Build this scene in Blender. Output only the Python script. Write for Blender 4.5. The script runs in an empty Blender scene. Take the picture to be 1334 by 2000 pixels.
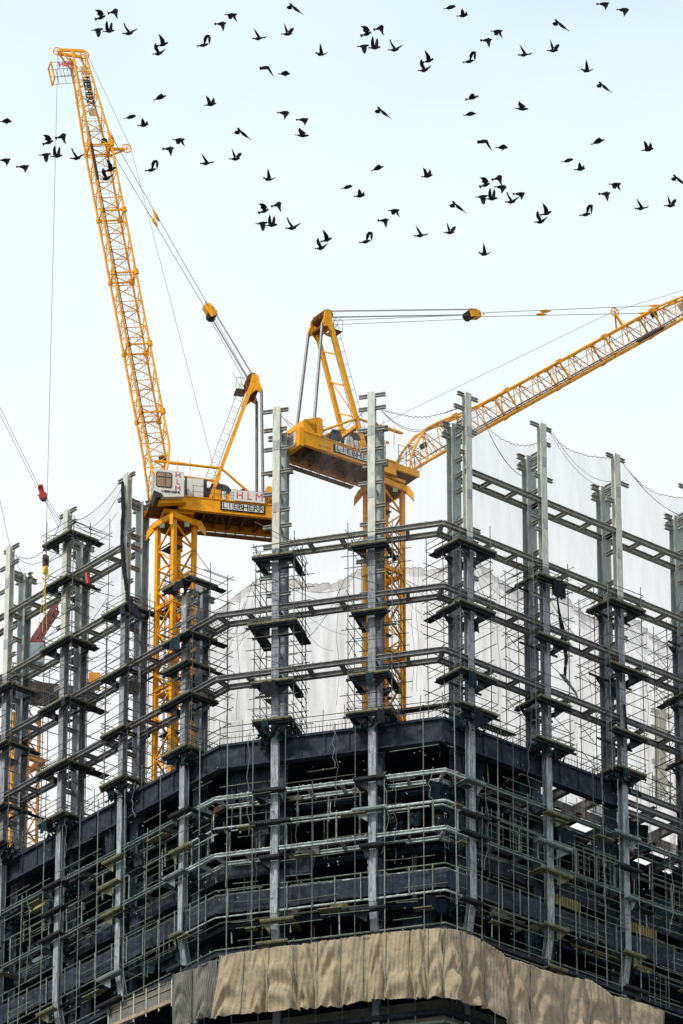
import bpy, math, random
from mathutils import Vector as V, Matrix
random.seed(7)
R = math.radians
S = bpy.context.scene
C = S.collection
# ------------------------------------------------------------------ camera, world, sun, exposure
F = 13000.0; PITCH = R(28.5); DIST = 542.0
cf = V((0, math.cos(PITCH), math.sin(PITCH))); cu = V((0, -math.sin(PITCH), math.cos(PITCH))); cr = V((1, 0, 0))
CAM = -(cf*DIST + cr*((865-667)/F*DIST) + cu*((1000-1017)/F*DIST))      # tower corner, third beam level = origin
GROUND = CAM.z - 1.7
cd = bpy.data.cameras.new('camera'); cam = bpy.data.objects.new('camera', cd); C.objects.link(cam)
cam.location = CAM; cam.rotation_euler = (math.pi/2 + PITCH, 0, 0)
cd.sensor_fit = 'VERTICAL'; cd.sensor_height = 24; cd.lens = F/2000*24; cd.clip_start = 1; cd.clip_end = 30000
S.camera = cam
S.view_settings.view_transform = 'Standard'; S.view_settings.look = 'None'
S.view_settings.exposure = 0.0; S.view_settings.gamma = 1
SUN_EL, SUN_AZ = R(46), R(226)
w = bpy.data.worlds.new('World'); S.world = w; w.use_nodes = True
nt = w.node_tree; nt.nodes.clear()
N = nt.nodes.new; L = nt.links.new
sky = N('ShaderNodeTexSky'); sky.sky_type = 'NISHITA'; sky.sun_disc = False
sky.sun_elevation = SUN_EL; sky.sun_rotation = SUN_AZ; sky.air_density = 1.0; sky.dust_density = 1.5
b1 = N('ShaderNodeBackground'); b1.inputs[1].default_value = 0.14; L(sky.outputs[0], b1.inputs[0])
tc = N('ShaderNodeTexCoord'); mp = N('ShaderNodeMapping'); mp.inputs['Scale'].default_value = (9, 9, 14)
L(tc.outputs['Generated'], mp.inputs[0])
nz = N('ShaderNodeTexNoise'); nz.inputs['Scale'].default_value = 1.6; nz.inputs['Detail'].default_value = 4; L(mp.outputs[0], nz.inputs['Vector'])
sx = N('ShaderNodeSeparateXYZ'); L(tc.outputs['Generated'], sx.inputs[0])
mr = N('ShaderNodeMapRange'); mr.inputs[1].default_value = 0.425; mr.inputs[2].default_value = 0.575; mr.inputs[3].default_value = 0.0; mr.inputs[4].default_value = 1.0
L(sx.outputs[2], mr.inputs[0])
ma = N('ShaderNodeMath'); ma.operation = 'MULTIPLY_ADD'; ma.inputs[1].default_value = 0.45; L(nz.outputs[0], ma.inputs[0]); L(mr.outputs[0], ma.inputs[2])
rp = N('ShaderNodeValToRGB'); e = rp.color_ramp.elements                  # thin bright cloud, a little bluer high up
e[0].position = 0.34; e[0].color = (1.0, 1.0, 1.0, 1); e[1].position = 1.0; e[1].color = (0.50, 0.70, 0.95, 1)
m1 = e.new(0.66); m1.color = (0.84, 0.99, 1.0, 1)
sc = N('ShaderNodeMath'); sc.operation = 'MULTIPLY'; sc.inputs[1].default_value = 0.72; L(ma.outputs[0], sc.inputs[0])
L(sc.outputs[0], rp.inputs[0])
b2 = N('ShaderNodeBackground'); b2.inputs[1].default_value = 1.06; L(rp.outputs[0], b2.inputs[0])
mx = N('ShaderNodeMixShader'); mx.inputs[0].default_value = 0.94; L(b1.outputs[0], mx.inputs[1]); L(b2.outputs[0], mx.inputs[2])
wo = N('ShaderNodeOutputWorld'); L(mx.outputs[0], wo.inputs[0])
sd = bpy.data.lights.new('sun', 'SUN'); sd.energy = 3.0; sd.angle = R(6); sd.color = (1, .96, .88)
so = bpy.data.objects.new('sun', sd); C.objects.link(so)
sdir = V((math.sin(SUN_AZ)*math.cos(SUN_EL), math.cos(SUN_AZ)*math.cos(SUN_EL), math.sin(SUN_EL)))
so.rotation_euler = sdir.to_track_quat('Z', 'Y').to_euler(); so.location = (0, -60, 120)
S.cycles.transparent_max_bounces = 24; S.cycles.max_bounces = 5

# ------------------------------------------------------------------ helpers
def ray(px, py): return cf + cr*((px-667)/F) + cu*((1000-py)/F)
def at(px, py, Y):                                                       # the point at depth Y seen at this pixel
    d = ray(px, py); return CAM + d*((Y-CAM.y)/d.y)
def proj(p):
    d = V(p)-CAM; k = d.dot(cf); return 667+F*d.dot(cr)/k, 1000-F*d.dot(cu)/k
def zfor(x, y, py):                                                      # height above (x,y) seen at row py
    lo, hi = -120.0, 90.0
    for _ in range(50):
        m = (lo+hi)/2
        if proj((x, y, m))[1] > py: lo = m
        else: hi = m
    return lo
def mat(name, col, rough=.6, metal=0, var=.25, scale=1.2, bump=.15, streak=False, dirt=None, dirtamt=.5, alpha=None, trans=0, detail=8, arange=(.75, 1.3)):
    m = bpy.data.materials.new(name); m.use_nodes = True; t = m.node_tree; n = t.nodes; l = t.links
    p = n['Principled BSDF']; p.inputs['Roughness'].default_value = rough; p.inputs['Metallic'].default_value = metal; p.inputs['Specular IOR Level'].default_value = .25
    co = n.new('ShaderNodeTexCoord'); mg = n.new('ShaderNodeMapping'); l.new(co.outputs['Object'], mg.inputs[0])
    if streak: mg.inputs['Scale'].default_value = (2.2, 2.2, .35)
    a = n.new('ShaderNodeTexNoise'); a.inputs['Scale'].default_value = scale; a.inputs['Detail'].default_value = detail; a.inputs['Roughness'].default_value = .65 if detail > 3 else .45
    l.new(mg.outputs[0], a.inputs['Vector'])
    r = n.new('ShaderNodeValToRGB'); r.color_ramp.elements[0].position = .32; r.color_ramp.elements[1].position = .68
    r.color_ramp.elements[0].color = (*[c*(1-var) for c in col], 1); r.color_ramp.elements[1].color = (*[min(1, c*(1+var)) for c in col], 1)
    l.new(a.outputs[0], r.inputs[0]); out = r.outputs[0]
    if dirt:
        a2 = n.new('ShaderNodeTexNoise'); a2.inputs['Scale'].default_value = scale*2.3; a2.inputs['Detail'].default_value = 10; a2.inputs['Roughness'].default_value = .75
        l.new(mg.outputs[0], a2.inputs['Vector'])
        r2 = n.new('ShaderNodeValToRGB'); r2.color_ramp.elements[0].position = .48; r2.color_ramp.elements[1].position = .66
        r2.color_ramp.elements[0].color = (0, 0, 0, 1); r2.color_ramp.elements[1].color = (dirtamt,)*3+(1,)
        l.new(a2.outputs[0], r2.inputs[0])
        mm = n.new('ShaderNodeMix'); mm.data_type = 'RGBA'; mm.inputs[7].default_value = (*dirt, 1)
        l.new(r2.outputs[0], mm.inputs[0]); l.new(out, mm.inputs[6]); out = mm.outputs[2]
    l.new(out, p.inputs['Base Color'])
    if bump:
        b = n.new('ShaderNodeBump'); b.inputs['Strength'].default_value = bump; b.inputs['Distance'].default_value = .05
        l.new(a.outputs[0], b.inputs['Height']); l.new(b.outputs[0], p.inputs['Normal'])
    if alpha is not None:
        # woven net: fine open mesh seen as an average, its density noise imitating fold shading on nets
        ar = n.new('ShaderNodeMapRange'); ar.inputs[1].default_value = .3; ar.inputs[2].default_value = .7
        ar.inputs[3].default_value = alpha*arange[0]; ar.inputs[4].default_value = alpha*arange[1]
        l.new(a.outputs[0], ar.inputs[0])
        tr = n.new('ShaderNodeBsdfTransparent'); mix = n.new('ShaderNodeMixShader')
        src = p
        if trans:
            tl = n.new('ShaderNodeBsdfTranslucent'); l.new(out, tl.inputs[0]); mt = n.new('ShaderNodeMixShader'); mt.inputs[0].default_value = trans
            l.new(p.outputs[0], mt.inputs[1]); l.new(tl.outputs[0], mt.inputs[2]); src = mt
        l.new(ar.outputs[0], mix.inputs[0]); l.new(tr.outputs[0], mix.inputs[1]); l.new(src.outputs[0], mix.inputs[2])
        l.new(mix.outputs[0], n['Material Output'].inputs[0])
    return m
M = dict(
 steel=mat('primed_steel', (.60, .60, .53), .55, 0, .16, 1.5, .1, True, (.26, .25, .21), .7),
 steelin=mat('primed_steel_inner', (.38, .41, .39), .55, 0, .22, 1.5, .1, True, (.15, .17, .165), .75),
 shadesteel=mat('shaded_steel', (.30, .31, .34), .85, 0, .32, 1.6, .4, True, (.07, .07, .09), .85),  # shade from nets and scaffold painted into the mid column colour
 shadesteeldark=mat('shaded_steel_dark', (.055, .064, .085), .85, 0, .4, 1.6, .4, True, (.012, .018, .028), .85),  # deeper copy: shade below the slab painted into the inner columns
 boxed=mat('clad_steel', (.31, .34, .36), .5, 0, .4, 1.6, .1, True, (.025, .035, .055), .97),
 chord=mat('beam_steel', (.28, .27, .275), .6, .1, .3, 2.2, .15, False, (.05, .045, .045), .85),
 chordhi=mat('beam_steel_upper', (.36, .355, .32), .6, .1, .3, 2.2, .15, False, (.07, .065, .06), .8),
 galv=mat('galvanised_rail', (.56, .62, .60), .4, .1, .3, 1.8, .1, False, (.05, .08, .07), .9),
 galvdim=mat('dull_rail', (.20, .24, .235), .5, .1, .35, 1.8, .1, False, (.04, .06, .05), .9),  # duller rail tone, mainly for the left and right bays
 teal=mat('dark_teal_netting', (.010, .026, .032), .9, 0, .5, 1, .3),
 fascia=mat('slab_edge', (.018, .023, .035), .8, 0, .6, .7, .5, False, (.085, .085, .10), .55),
 under=mat('shaded_soffit', (.008, .014, .022), .9, 0, .5, .8, .3),  # navy-black carries the shade under the slabs
 void=mat('interior_shade_black', (.004, .010, .017), .9, 0, .6, .5, .3, False, (.010, .024, .032), .6),  # near-black colour stands in for shade inside the floors
 plank=mat('plywood_deck', (.17, .165, .095), .85, 0, .4, 2.2, .3, False, (.025, .025, .022), .8),
 plankdark=mat('deck_shaded', (.028, .03, .034), .9, 0, .5, 2, .3),  # board colour with the shade seen from below painted in
 ply=mat('new_plywood', (.36, .30, .12), .8, 0, .3, 2, .2, False, (.15, .12, .05), .5),
 pole=mat('scaffold_tube', (.13, .14, .115), .5, .3, .4, 3, 0),
 poledark=mat('scaffold_tube_dark', (.075, .075, .075), .5, .2, .4, 3, 0),
 polelight=mat('scaffold_tube_light', (.19, .225, .19), .5, .2, .4, 3, 0, False, (.035, .05, .04), .9),
 mesh=mat('parapet_mesh', (.060, .068, .090), .9, 0, .35, 1.2, .3, False, (.04, .05, .06), .6, alpha=.62, trans=.2),
 rust=mat('red_oxide_steel', (.085, .045, .04), .7, 0, .35, 1.5, .2, False, (.03, .02, .02), .6),
 net=mat('white_debris_net', (.80, .78, .80), .9, 0, .06, .5, 0, True, None, alpha=.24, trans=.7, detail=2, arange=(.6, 1.4)),
 netclear=mat('sheer_debris_net', (.62, .60, .62), .9, 0, .08, .5, 0, True, None, alpha=.075, trans=.5, detail=2, arange=(.7, 1.3)),
 net2=mat('cream_debris_net', (.99, .90, .81), .9, 0, .05, .55, 0, True, None, .5, alpha=.36, trans=.8, detail=2, arange=(.5, 1.7)),
 netband=mat('net_hem', (.62, .57, .53), .9, 0, .2, 1, .2, True, None, alpha=.5, trans=.4),
 rope=mat('rope', (.10, .095, .09), .9, 0, .2, 3, 0),
 cable=mat('wire_rope', (.16, .15, .15), .5, .4, .2, 3, 0),
 rod=mat('stay_rod', (.15, .145, .14), .45, .5, .2, 3, 0),
 cloth=mat('black_cloth', (.010, .010, .016), .9, 0, .3, 2, .4),
 tarp=mat('beige_tarpaulin', (.35, .278, .18), .85, 0, .2, .8, .9, False, (.17, .145, .125), .8),
 tarpgrey=mat('grey_tarpaulin', (.16, .155, .135), .8, 0, .25, .6, .5, True, (.09, .09, .09), .6),
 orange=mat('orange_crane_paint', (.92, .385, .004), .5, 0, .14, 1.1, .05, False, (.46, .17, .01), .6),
 orangedark=mat('orange_crane_shaded', (.17, .068, .010), .7, 0, .4, 1.1, .2, False, (.045, .02, .01), .8),  # crane orange darkened to imitate shade on the underside
 white=mat('white_panel', (.72, .70, .64), .45, 0, .06, 1, 0, True, (.5, .45, .36), .5),
 signwhite=mat('white_sign', (.75, .74, .70), .5, 0, .04, 1, 0),
 signblack=mat('black_lettering', (.012, .012, .014), .5, 0, .1, 1, 0),
 red=mat('red_lettering', (.62, .09, .09), .6, 0, .2, 2, 0),
 maroon=mat('dull_red_paint', (.20, .035, .03), .6, 0, .3, 2, 0),
 redpaint=mat('red_paint', (.42, .03, .025), .5, 0, .2, 2, 0),
 glass=mat('cab_glass', (.30, .21, .12), .12, .1, .25, 1.2, 0),
 frame=mat('dark_rubber', (.03, .03, .035), .5, 0, .1, 1, 0),
 engine=mat('engine_dark', (.045, .05, .065), .5, .3, .3, 2, .1),
 beige=mat('beige_board', (.55, .40, .24), .7, 0, .1, 1, 0),
 lampglass=mat('floodlight_glass', (.45, .52, .38), .2, 0, .1, 1, 0),
 yellow=mat('yellow_hook_paint', (.75, .50, .03), .4, 0, .1, 2, 0),
 bluegrey=mat('blue_grey_panel', (.30, .38, .42), .5, 0, .15, 1, .05, True, (.15, .18, .2), .5),
 bird=mat('black_feathers', (.008, .008, .010), .9, 0, .2, 6, 0),
 shaft=mat('curtain_wall', (.06, .08, .09), .3, .2, .3, .1, 0),
 ground=mat('city_ground', (.13, .13, .125), .9, 0, .4, .02, 0),
)
def tag(o, label=None, cat=None, group=None, kind=None):
    if label: o['label'] = label
    if cat: o['category'] = cat
    if group: o['group'] = group
    if kind: o['kind'] = kind
    return o
def empty(name, loc, label=None, cat=None, group=None):
    o = bpy.data.objects.new(name, None); C.objects.link(o); o.location = loc; o.empty_display_size = .5
    return tag(o, label, cat, group)
def wloc(o):
    p = V((0, 0, 0))
    while o: p += o.location; o = o.parent
    return p
class MB:
    def __init__(s): s.v = []; s.f = []; s.m = []; s.mi = 0
    def add(s, vs, fs):
        k = len(s.v); s.v += [V(a) for a in vs]; s.f += [tuple(i+k for i in f) for f in fs]; s.m += [s.mi]*len(fs); return s
    def bar(s, a, b, w, h=None, up=None):
        a, b = V(a), V(b); h = h or w; d = b-a
        if d.length < 1e-6: return s
        d.normalize(); up = V(up) if up else (V((0, 0, 1)) if abs(d.z) < .95 else V((.766, -.643, 0)))
        x = d.cross(up).normalized(); y = x.cross(d).normalized()
        q = [x*(i*w/2)+y*(j*h/2) for i, j in ((-1, -1), (1, -1), (1, 1), (-1, 1))]
        return s.add([a+o for o in q]+[b+o for o in q], [(3, 2, 1, 0), (4, 5, 6, 7), (0, 1, 5, 4), (1, 2, 6, 5), (2, 3, 7, 6), (3, 0, 4, 7)])
    def hsec(s, a, b, w, h, up=None, tf=.05, tw=.05):                    # H-section: flanges across 'up', web along it
        a, b = V(a), V(b); d = (b-a).normalized(); up = V(up) if up else V((0, 0, 1))
        x = d.cross(up).normalized(); y = x.cross(d).normalized()
        s.bar(a+y*(h/2-tf/2), b+y*(h/2-tf/2), w, tf, y); s.bar(a-y*(h/2-tf/2), b-y*(h/2-tf/2), w, tf, y)
        return s.bar(a, b, tw, h-2*tf-.004, y)
    def tube(s, a, b, r, n=6, r2=None):
        a, b = V(a), V(b); d = b-a
        if d.length < 1e-6: return s
        d.normalize(); up = V((0, 0, 1)) if abs(d.z) < .9 else V((1, 0, 0)); x = d.cross(up).normalized(); y = x.cross(d); r2 = r if r2 is None else r2
        A = [a+(x*math.cos(t)+y*math.sin(t))*r for t in [2*math.pi*i/n for i in range(n)]]
        B = [b+(x*math.cos(t)+y*math.sin(t))*r2 for t in [2*math.pi*i/n for i in range(n)]]
        return s.add(A+B, [(i, (i+1) % n, n+(i+1) % n, n+i) for i in range(n)]+[tuple(range(n))[::-1], tuple(range(n, 2*n))])
    def path(s, pts, r, n=5):
        for a, b in zip(pts, pts[1:]): s.tube(a, b, r, n)
        return s
    def prism(s, pts, dvec):                                             # polygon extruded along dvec
        n = len(pts); pts = [V(p) for p in pts]; dvec = V(dvec)
        return s.add(pts+[p+dvec for p in pts], [tuple(range(n))[::-1], tuple(range(n, 2*n))]+[(i, (i+1) % n, n+(i+1) % n, n+i) for i in range(n)])
    def box(s, lo, hi, T=lambda x, y, z: V((x, y, z))):
        c = [T(x, y, z) for z in (lo[2], hi[2]) for x, y in ((lo[0], lo[1]), (hi[0], lo[1]), (hi[0], hi[1]), (lo[0], hi[1]))]
        return s.add(c, [(3, 2, 1, 0), (4, 5, 6, 7), (0, 1, 5, 4), (1, 2, 6, 5), (2, 3, 7, 6), (3, 0, 4, 7)])
    def build(s, name, mats, parent=None, smooth=False):
        o0 = wloc(parent) if parent else V((0, 0, 0))
        me = bpy.data.meshes.new(name)
        if parent is None and s.v:                                       # origin at the thing's base
            o0 = V((sum(v.x for v in s.v)/len(s.v), sum(v.y for v in s.v)/len(s.v), min(v.z for v in s.v)))
        me.from_pydata([v-o0 for v in s.v], [], s.f)
        for m in (mats if isinstance(mats, (list, tuple)) else [mats]): me.materials.append(M[m] if isinstance(m, str) else m)
        me.polygons.foreach_set('material_index', s.m)
        if smooth: me.polygons.foreach_set('use_smooth', [True]*len(me.polygons))
        me.update(); o = bpy.data.objects.new(name, me); C.objects.link(o)
        if parent: o.parent = parent
        else: o.location = o0
        return o
def text(name, body, size, m, parent, origin, xdir, ydir, depth=.02, bold=.0, sx=1.0):
    cu_ = bpy.data.curves.new(name, 'FONT'); cu_.body = body; cu_.size = size; cu_.extrude = depth; cu_.offset = bold; cu_.align_x = 'CENTER'; cu_.align_y = 'CENTER'
    cu_.resolution_u = 3
    t = bpy.data.objects.new(name, cu_); C.objects.link(t); dg = bpy.context.evaluated_depsgraph_get()
    me = bpy.data.meshes.new_from_object(t.evaluated_get(dg)); bpy.data.objects.remove(t); bpy.data.curves.remove(cu_)
    x = V(xdir).normalized(); y = V(ydir).normalized(); z = x.cross(y)
    o0 = wloc(parent)
    for v in me.vertices: c = v.co.copy(); v.co = V(origin)+x*(c.x*sx)+y*c.y+z*c.z-o0
    me.materials.clear(); me.materials.append(M[m]); me.update()
    o = bpy.data.objects.new(name, me); C.objects.link(o); o.parent = parent
    return o
def lerp(a, b, t): return a+(b-a)*t

# ------------------------------------------------------------------ ground
g = MB(); g.add([(-9000, -9000, GROUND), (9000, -9000, GROUND), (9000, 9000, GROUND), (-9000, 9000, GROUND)], [(0, 1, 2, 3)])
tag(g.build('ground', 'ground'), kind='structure')

# ------------------------------------------------------------------ tower geometry: three faces, right face R, chamfer M, left face L
def fdir(a, sgn): return V((sgn*math.cos(R(a)), math.sin(R(a)), 0))
tM, tL, tR = fdir(16, -1), fdir(50, -1), fdir(40, 1)
nM = V((math.sin(R(16)), math.cos(R(16)), 0)); nL = V((math.sin(R(50)), math.cos(R(50)), 0)); nR = V((-math.sin(R(40)), math.cos(R(40)), 0))
def sfor(base, t, px):                                                   # distance along a face to the given column of the photo
    lo, hi = -10.0, 80.0; up = proj(base+t*60)[0] > proj(base)[0]
    for _ in range(50):
        m = (lo+hi)/2
        if (proj(base+t*m)[0] < px) == up: lo = m
        else: hi = m
    return lo
K1 = V((0, 0, 0)); K0 = K1+tM*sfor(K1, tM, 426)
Z = {k: zfor(0, 0, py) for k, py in dict(up=894, one=1017, two=1140, three=1264, slab=1392, soffit=1440, A1=1501, A2=1561, A3=1613, A4=1684,
     mt=1693, mb=1731, P=1737, B=1800, tarp=1818, tb=1948, low=1745, deep=2100).items()}
def isect(p, d, q, f):
    k = d.x*f.y-d.y*f.x; u = ((q.x-p.x)*f.y-(q.y-p.y)*f.x)/k; return p+d*u
def corner(which, d):
    if which == 1: return isect(K1+nM*d, tM, K1+nR*d, tR)
    return isect(K1+nM*d, tM, K0+nL*d, tL)
# columns: key -> (face, px of front column, top row of front column, top row of inner column)
cols = dict(L3=('L', 14, 1068, 1125), L2=('L', 127, 997, 1062), L1=('L', 245, 927, 985), L0=('L', 365, 1158, 1162), M0=('M', 540, 797, 850), M1=('M', 727, 768, 835),
            R0=('R', 914, 769, 832), R1=('R', 1062, 829, 895), R2=('R', 1208, 889, 955), R3=('R', 1352, 950, 1012))
order = ['L3', 'L2', 'L1', 'L0', 'M0', 'M1', 'R0', 'R1', 'R2', 'R3']
FD = dict(L=(K0, tL, nL), M=(K1, tM, nM), R=(K1, tR, nR))
GAP = 1.68
CP = {}
for k, (f, px, t1, t2) in cols.items():
    b, t, n = FD[f]; s = sfor(b, t, px); p = b+t*s
    CP[k] = dict(f=f, s=s, p=p, t=t, n=n, ztop=zfor(p.x, p.y, t1), zin=zfor((p+n*GAP).x, (p+n*GAP).y, t2))
def ringpts(k1, k2, d):                                                  # points of the ring between two columns at inward offset d
    a, b = CP[k1], CP[k2]; pts = [a['p']+a['n']*d]
    if a['f'] == 'L' and b['f'] == 'M': pts.append(corner(0, d))
    if a['f'] == 'M' and b['f'] == 'R': pts.append(corner(1, d))
    return pts+[b['p']+b['n']*d]
bays = list(zip(order, order[1:]))
def zz(p, z): return V((p.x, p.y, z))
WHERE = dict(L3='column at the left edge', L2='second column from the left', L1='column hung with the black strip', L0='short column before the left crane mast',
             M0='column beside the left crane counterweight', M1='column before the right crane mast', R0='tall column crossed by the right boom',
             R1='first column right of the boom', R2='second column right of the boom', R3='column at the right edge')

tower = empty('building', zz(K1+nM*15, GROUND), 'unfinished steel framed tower with bare columns, open ring beams and dark lower floors', 'building')
# --- ladder shaped ring beams
def ladder(k1, k2, z, m, cw=.40, ch=.40, trim=0):
    o, i = ringpts(k1, k2, 0), ringpts(k1, k2, GAP); mb = MB()
    for pl in (o, i):
        for a, b in zip(pl, pl[1:]): mb.hsec(zz(a, z-ch/2), zz(b, z-ch/2), cw, ch)
    for j, (a, b) in enumerate(zip(o, o[1:])):
        a2, b2 = i[j], i[j+1]; ln = (b-a).length; cnt = max(1, round(ln/2.55))
        for q in range(cnt+1):
            t = (q+.0)/cnt
            if (ln < 3 and q not in (0, cnt)) or (j > 0 and q == 0): continue
            p, r = a.lerp(b, t), a2.lerp(b2, t)
            mb.hsec(zz(p, z-ch/2-.01), zz(r, z-ch/2-.01), cw*.8, ch*.8)
        for q in range(int(ln/.9)):                                      # bolts and clips on top of the outer chord
            p = a.lerp(b, (q+random.random()*.7)/(ln/.9)); mb.bar(zz(p, z), zz(p, z+.07+.08*random.random()), .12, .12)
    return mb.build('ring_beam', m, tower)
for k1, k2 in bays:
    left = k1 in ('L3', 'L2') ; right = k1 in ('R0', 'R1', 'R2')
    if left or right: ladder(k1, k2, Z['up'], 'chordhi')
    if k1 not in ('L1', 'L0'): ladder(k1, k2, Z['one'], 'chordhi')
    for z in ('two', 'three'): ladder(k1, k2, Z[z], 'chord')
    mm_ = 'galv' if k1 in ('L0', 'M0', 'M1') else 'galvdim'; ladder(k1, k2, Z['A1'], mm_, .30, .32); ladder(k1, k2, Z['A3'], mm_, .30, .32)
ext = CP['L3']
for z in ('up', 'one', 'two', 'three'):                                  # beam stubs running out past the left edge of the frame
    mb = MB()
    for d in (0, GAP): a = ext['p']+ext['n']*d; mb.hsec(zz(a, Z[z]-.2), zz(a+tL*4, Z[z]-.2), .4, .4)
    mb.build('ring_beam', 'chord', tower)
for z, r_ in (('A1', .17), ('A2', .14), ('A3', .17), ('P', .11), ('B', .17), ('A4', .06)):
    mb = MB(); mb.tube(zz(ext['p'], Z[z]-.1), zz(ext['p']+tL*4, Z[z]-.1), r_); mb.build('edge_rail', 'galv', tower)
mb = MB(); mb.bar(zz(ext['p']+nL*.75, (Z['slab']+Z['soffit'])/2), zz(ext['p']+nL*.75+tL*4, (Z['slab']+Z['soffit'])/2), .3, 2.2); mb.bar(zz(ext['p'], (Z['mt']+Z['mb'])/2), zz(ext['p']+tL*4, (Z['mt']+Z['mb'])/2), .05, Z['mt']-Z['mb']); mb.build('edge_girder', 'fascia', tower)
# --- columns
for k in order:
    c = CP[k]; p, t, n = c['p'], c['t'], c['n']; pin = p+n*GAP
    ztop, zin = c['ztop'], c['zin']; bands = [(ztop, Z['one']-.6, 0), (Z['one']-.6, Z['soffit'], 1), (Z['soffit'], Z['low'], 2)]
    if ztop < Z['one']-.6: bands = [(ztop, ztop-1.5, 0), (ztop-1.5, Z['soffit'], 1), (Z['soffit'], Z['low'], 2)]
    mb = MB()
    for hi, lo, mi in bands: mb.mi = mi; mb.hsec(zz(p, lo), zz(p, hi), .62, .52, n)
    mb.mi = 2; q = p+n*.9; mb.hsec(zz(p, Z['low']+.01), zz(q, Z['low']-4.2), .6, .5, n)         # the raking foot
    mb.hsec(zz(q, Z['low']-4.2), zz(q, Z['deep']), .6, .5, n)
    front = mb.build('steel_column', ['steel', 'shadesteel', 'boxed'], tower)
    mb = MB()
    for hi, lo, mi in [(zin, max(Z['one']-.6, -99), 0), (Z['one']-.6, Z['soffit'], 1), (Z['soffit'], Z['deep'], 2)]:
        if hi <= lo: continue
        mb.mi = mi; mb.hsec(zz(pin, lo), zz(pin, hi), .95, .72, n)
    inner = mb.build('steel_column', ['steelin', 'shadesteel', 'shadesteeldark'], tower)
    zc = ztop-3.2
    while zc > Z['one']-1:
        b = MB(); b.bar(zz(p-n*.275, zc), zz(p-n*.275, zc-.9), .5, .035, n); b.build('splice_plate', 'steelin', front); zc -= 5.86
    # battens between the pair
    zs = []
    zc = min(ztop, zin)-.6
    while zc > Z['slab']: zs.append(zc); zc -= 2.9
    for zc in zs:
        b = MB(); b.hsec(zz(p+n*.3, zc), zz(pin-n*.38, zc), .3, .3); b.build('batten', 'chordhi' if zc > Z['one'] else 'chord', tower)
    # short bracket stubs along the column heads
    rr = random.Random(hash(k) & 0) ; rr.seed(sum(map(ord, k)))
    z = ztop-.25; sd_ = 0
    while z > Z['slab']+2 and z > Z['two']:
        for sgn in (-1, 1):
            if rr.random() < (.8 if k in ('M0', 'M1') else .38) or z > ztop-.5:
                b = MB(); ln = .55+.55*rr.random()
                b.hsec(zz(p+t*sgn*.3, z), zz(p+t*sgn*(.3+ln), z), .26, .30, None, .05, .04)
                b.build('bracket', 'steelin' if rr.random() < .5 else 'chordhi', front)
        z -= 1.0+1.3*rr.random()
    for zc in (zin-.2, zin-1.2 if k[0] == 'R' else zin-3.5):
        for sgn in (-1, 1):
            b = MB(); b.hsec(zz(pin+t*sgn*.45, zc), zz(pin+t*sgn*(1.25 if sgn*(1 if k[0] == 'R' else -1) < 0 else .9), zc), .34, .42, None, .06, .05); b.build('bracket', 'chordhi', inner)
        if zc == zin-.2:
            b = MB(); b.hsec(zz(pin+n*.4, zc), zz(pin+n*1.2, zc), .34, .42, None, .06, .05); b.build('bracket', 'chordhi', inner)
        b = MB(); b.hsec(zz(pin-n*.36, zc+.1), zz(p+n*.27, zc+.1), .3, .4); b.build('bracket', 'steelin', inner)
# --- slabs
def outline(d, sL, sR):
    return [K0+tL*sL+nL*d, corner(0, d), corner(1, d), K1+tR*sR+nR*d]
def slab(z0, z1, d, sL, sR, m, name='floor_slab', depth=17):
    o = outline(d, sL, sR); back = [o[3]+nR*depth, o[0]+nL*depth]
    mb = MB(); mb.prism([zz(p, z0) for p in o+back], (0, 0, z1-z0)); return mb.build(name, m, tower)
sR1 = sfor(K1, tR, 1088)
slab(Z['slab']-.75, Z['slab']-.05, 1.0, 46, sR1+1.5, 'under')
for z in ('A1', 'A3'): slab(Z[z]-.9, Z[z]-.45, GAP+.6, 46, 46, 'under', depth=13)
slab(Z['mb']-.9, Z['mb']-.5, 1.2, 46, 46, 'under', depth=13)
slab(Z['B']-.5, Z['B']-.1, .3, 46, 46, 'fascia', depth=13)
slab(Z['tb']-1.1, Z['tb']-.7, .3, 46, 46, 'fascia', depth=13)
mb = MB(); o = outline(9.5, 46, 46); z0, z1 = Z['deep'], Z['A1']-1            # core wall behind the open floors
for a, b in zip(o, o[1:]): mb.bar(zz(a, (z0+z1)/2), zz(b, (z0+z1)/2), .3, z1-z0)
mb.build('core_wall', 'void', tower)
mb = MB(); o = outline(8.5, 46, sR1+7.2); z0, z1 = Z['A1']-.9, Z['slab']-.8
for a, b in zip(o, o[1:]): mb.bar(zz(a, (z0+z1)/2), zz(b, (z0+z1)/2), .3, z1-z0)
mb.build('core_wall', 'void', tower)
# deep edge girder round the top slab
for k1, k2 in bays:
    if k1 == 'R2': continue
    pl = ringpts(k1, k2, .75); mb = MB()
    for a, b in zip(pl, pl[1:]):
        hh = Z['slab']-Z['soffit']; zc = (Z['slab']+Z['soffit'])/2
        mb.bar(zz(a, zc-.05), zz(b, zc-.05), .12, hh-.3)
        mb.bar(zz(a-V((0, 0, 0)), Z['slab']-.12), zz(b, Z['slab']-.12), .55, .22); mb.bar(zz(a, Z['soffit']+.04), zz(b, Z['soffit']+.04), .7, .14)
        ln = (b-a).length
        for q in range(1, int(ln/2.0)+1): p = a.lerp(b, q*2.0/ln); mb.bar(zz(p, Z['soffit']+.14), zz(p, Z['slab']-.26), .35, .06, (b-a))
    mb.build('edge_girder', 'fascia', tower)
pl = ringpts('R2', 'R3', .75); mb = MB()
for dz in (.2, 1.3, 2.2): mb.hsec(zz(pl[0], Z['slab']-dz), zz(pl[1], Z['slab']-dz), .4, .4)
mb.build('edge_girder', 'chord', tower)
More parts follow.
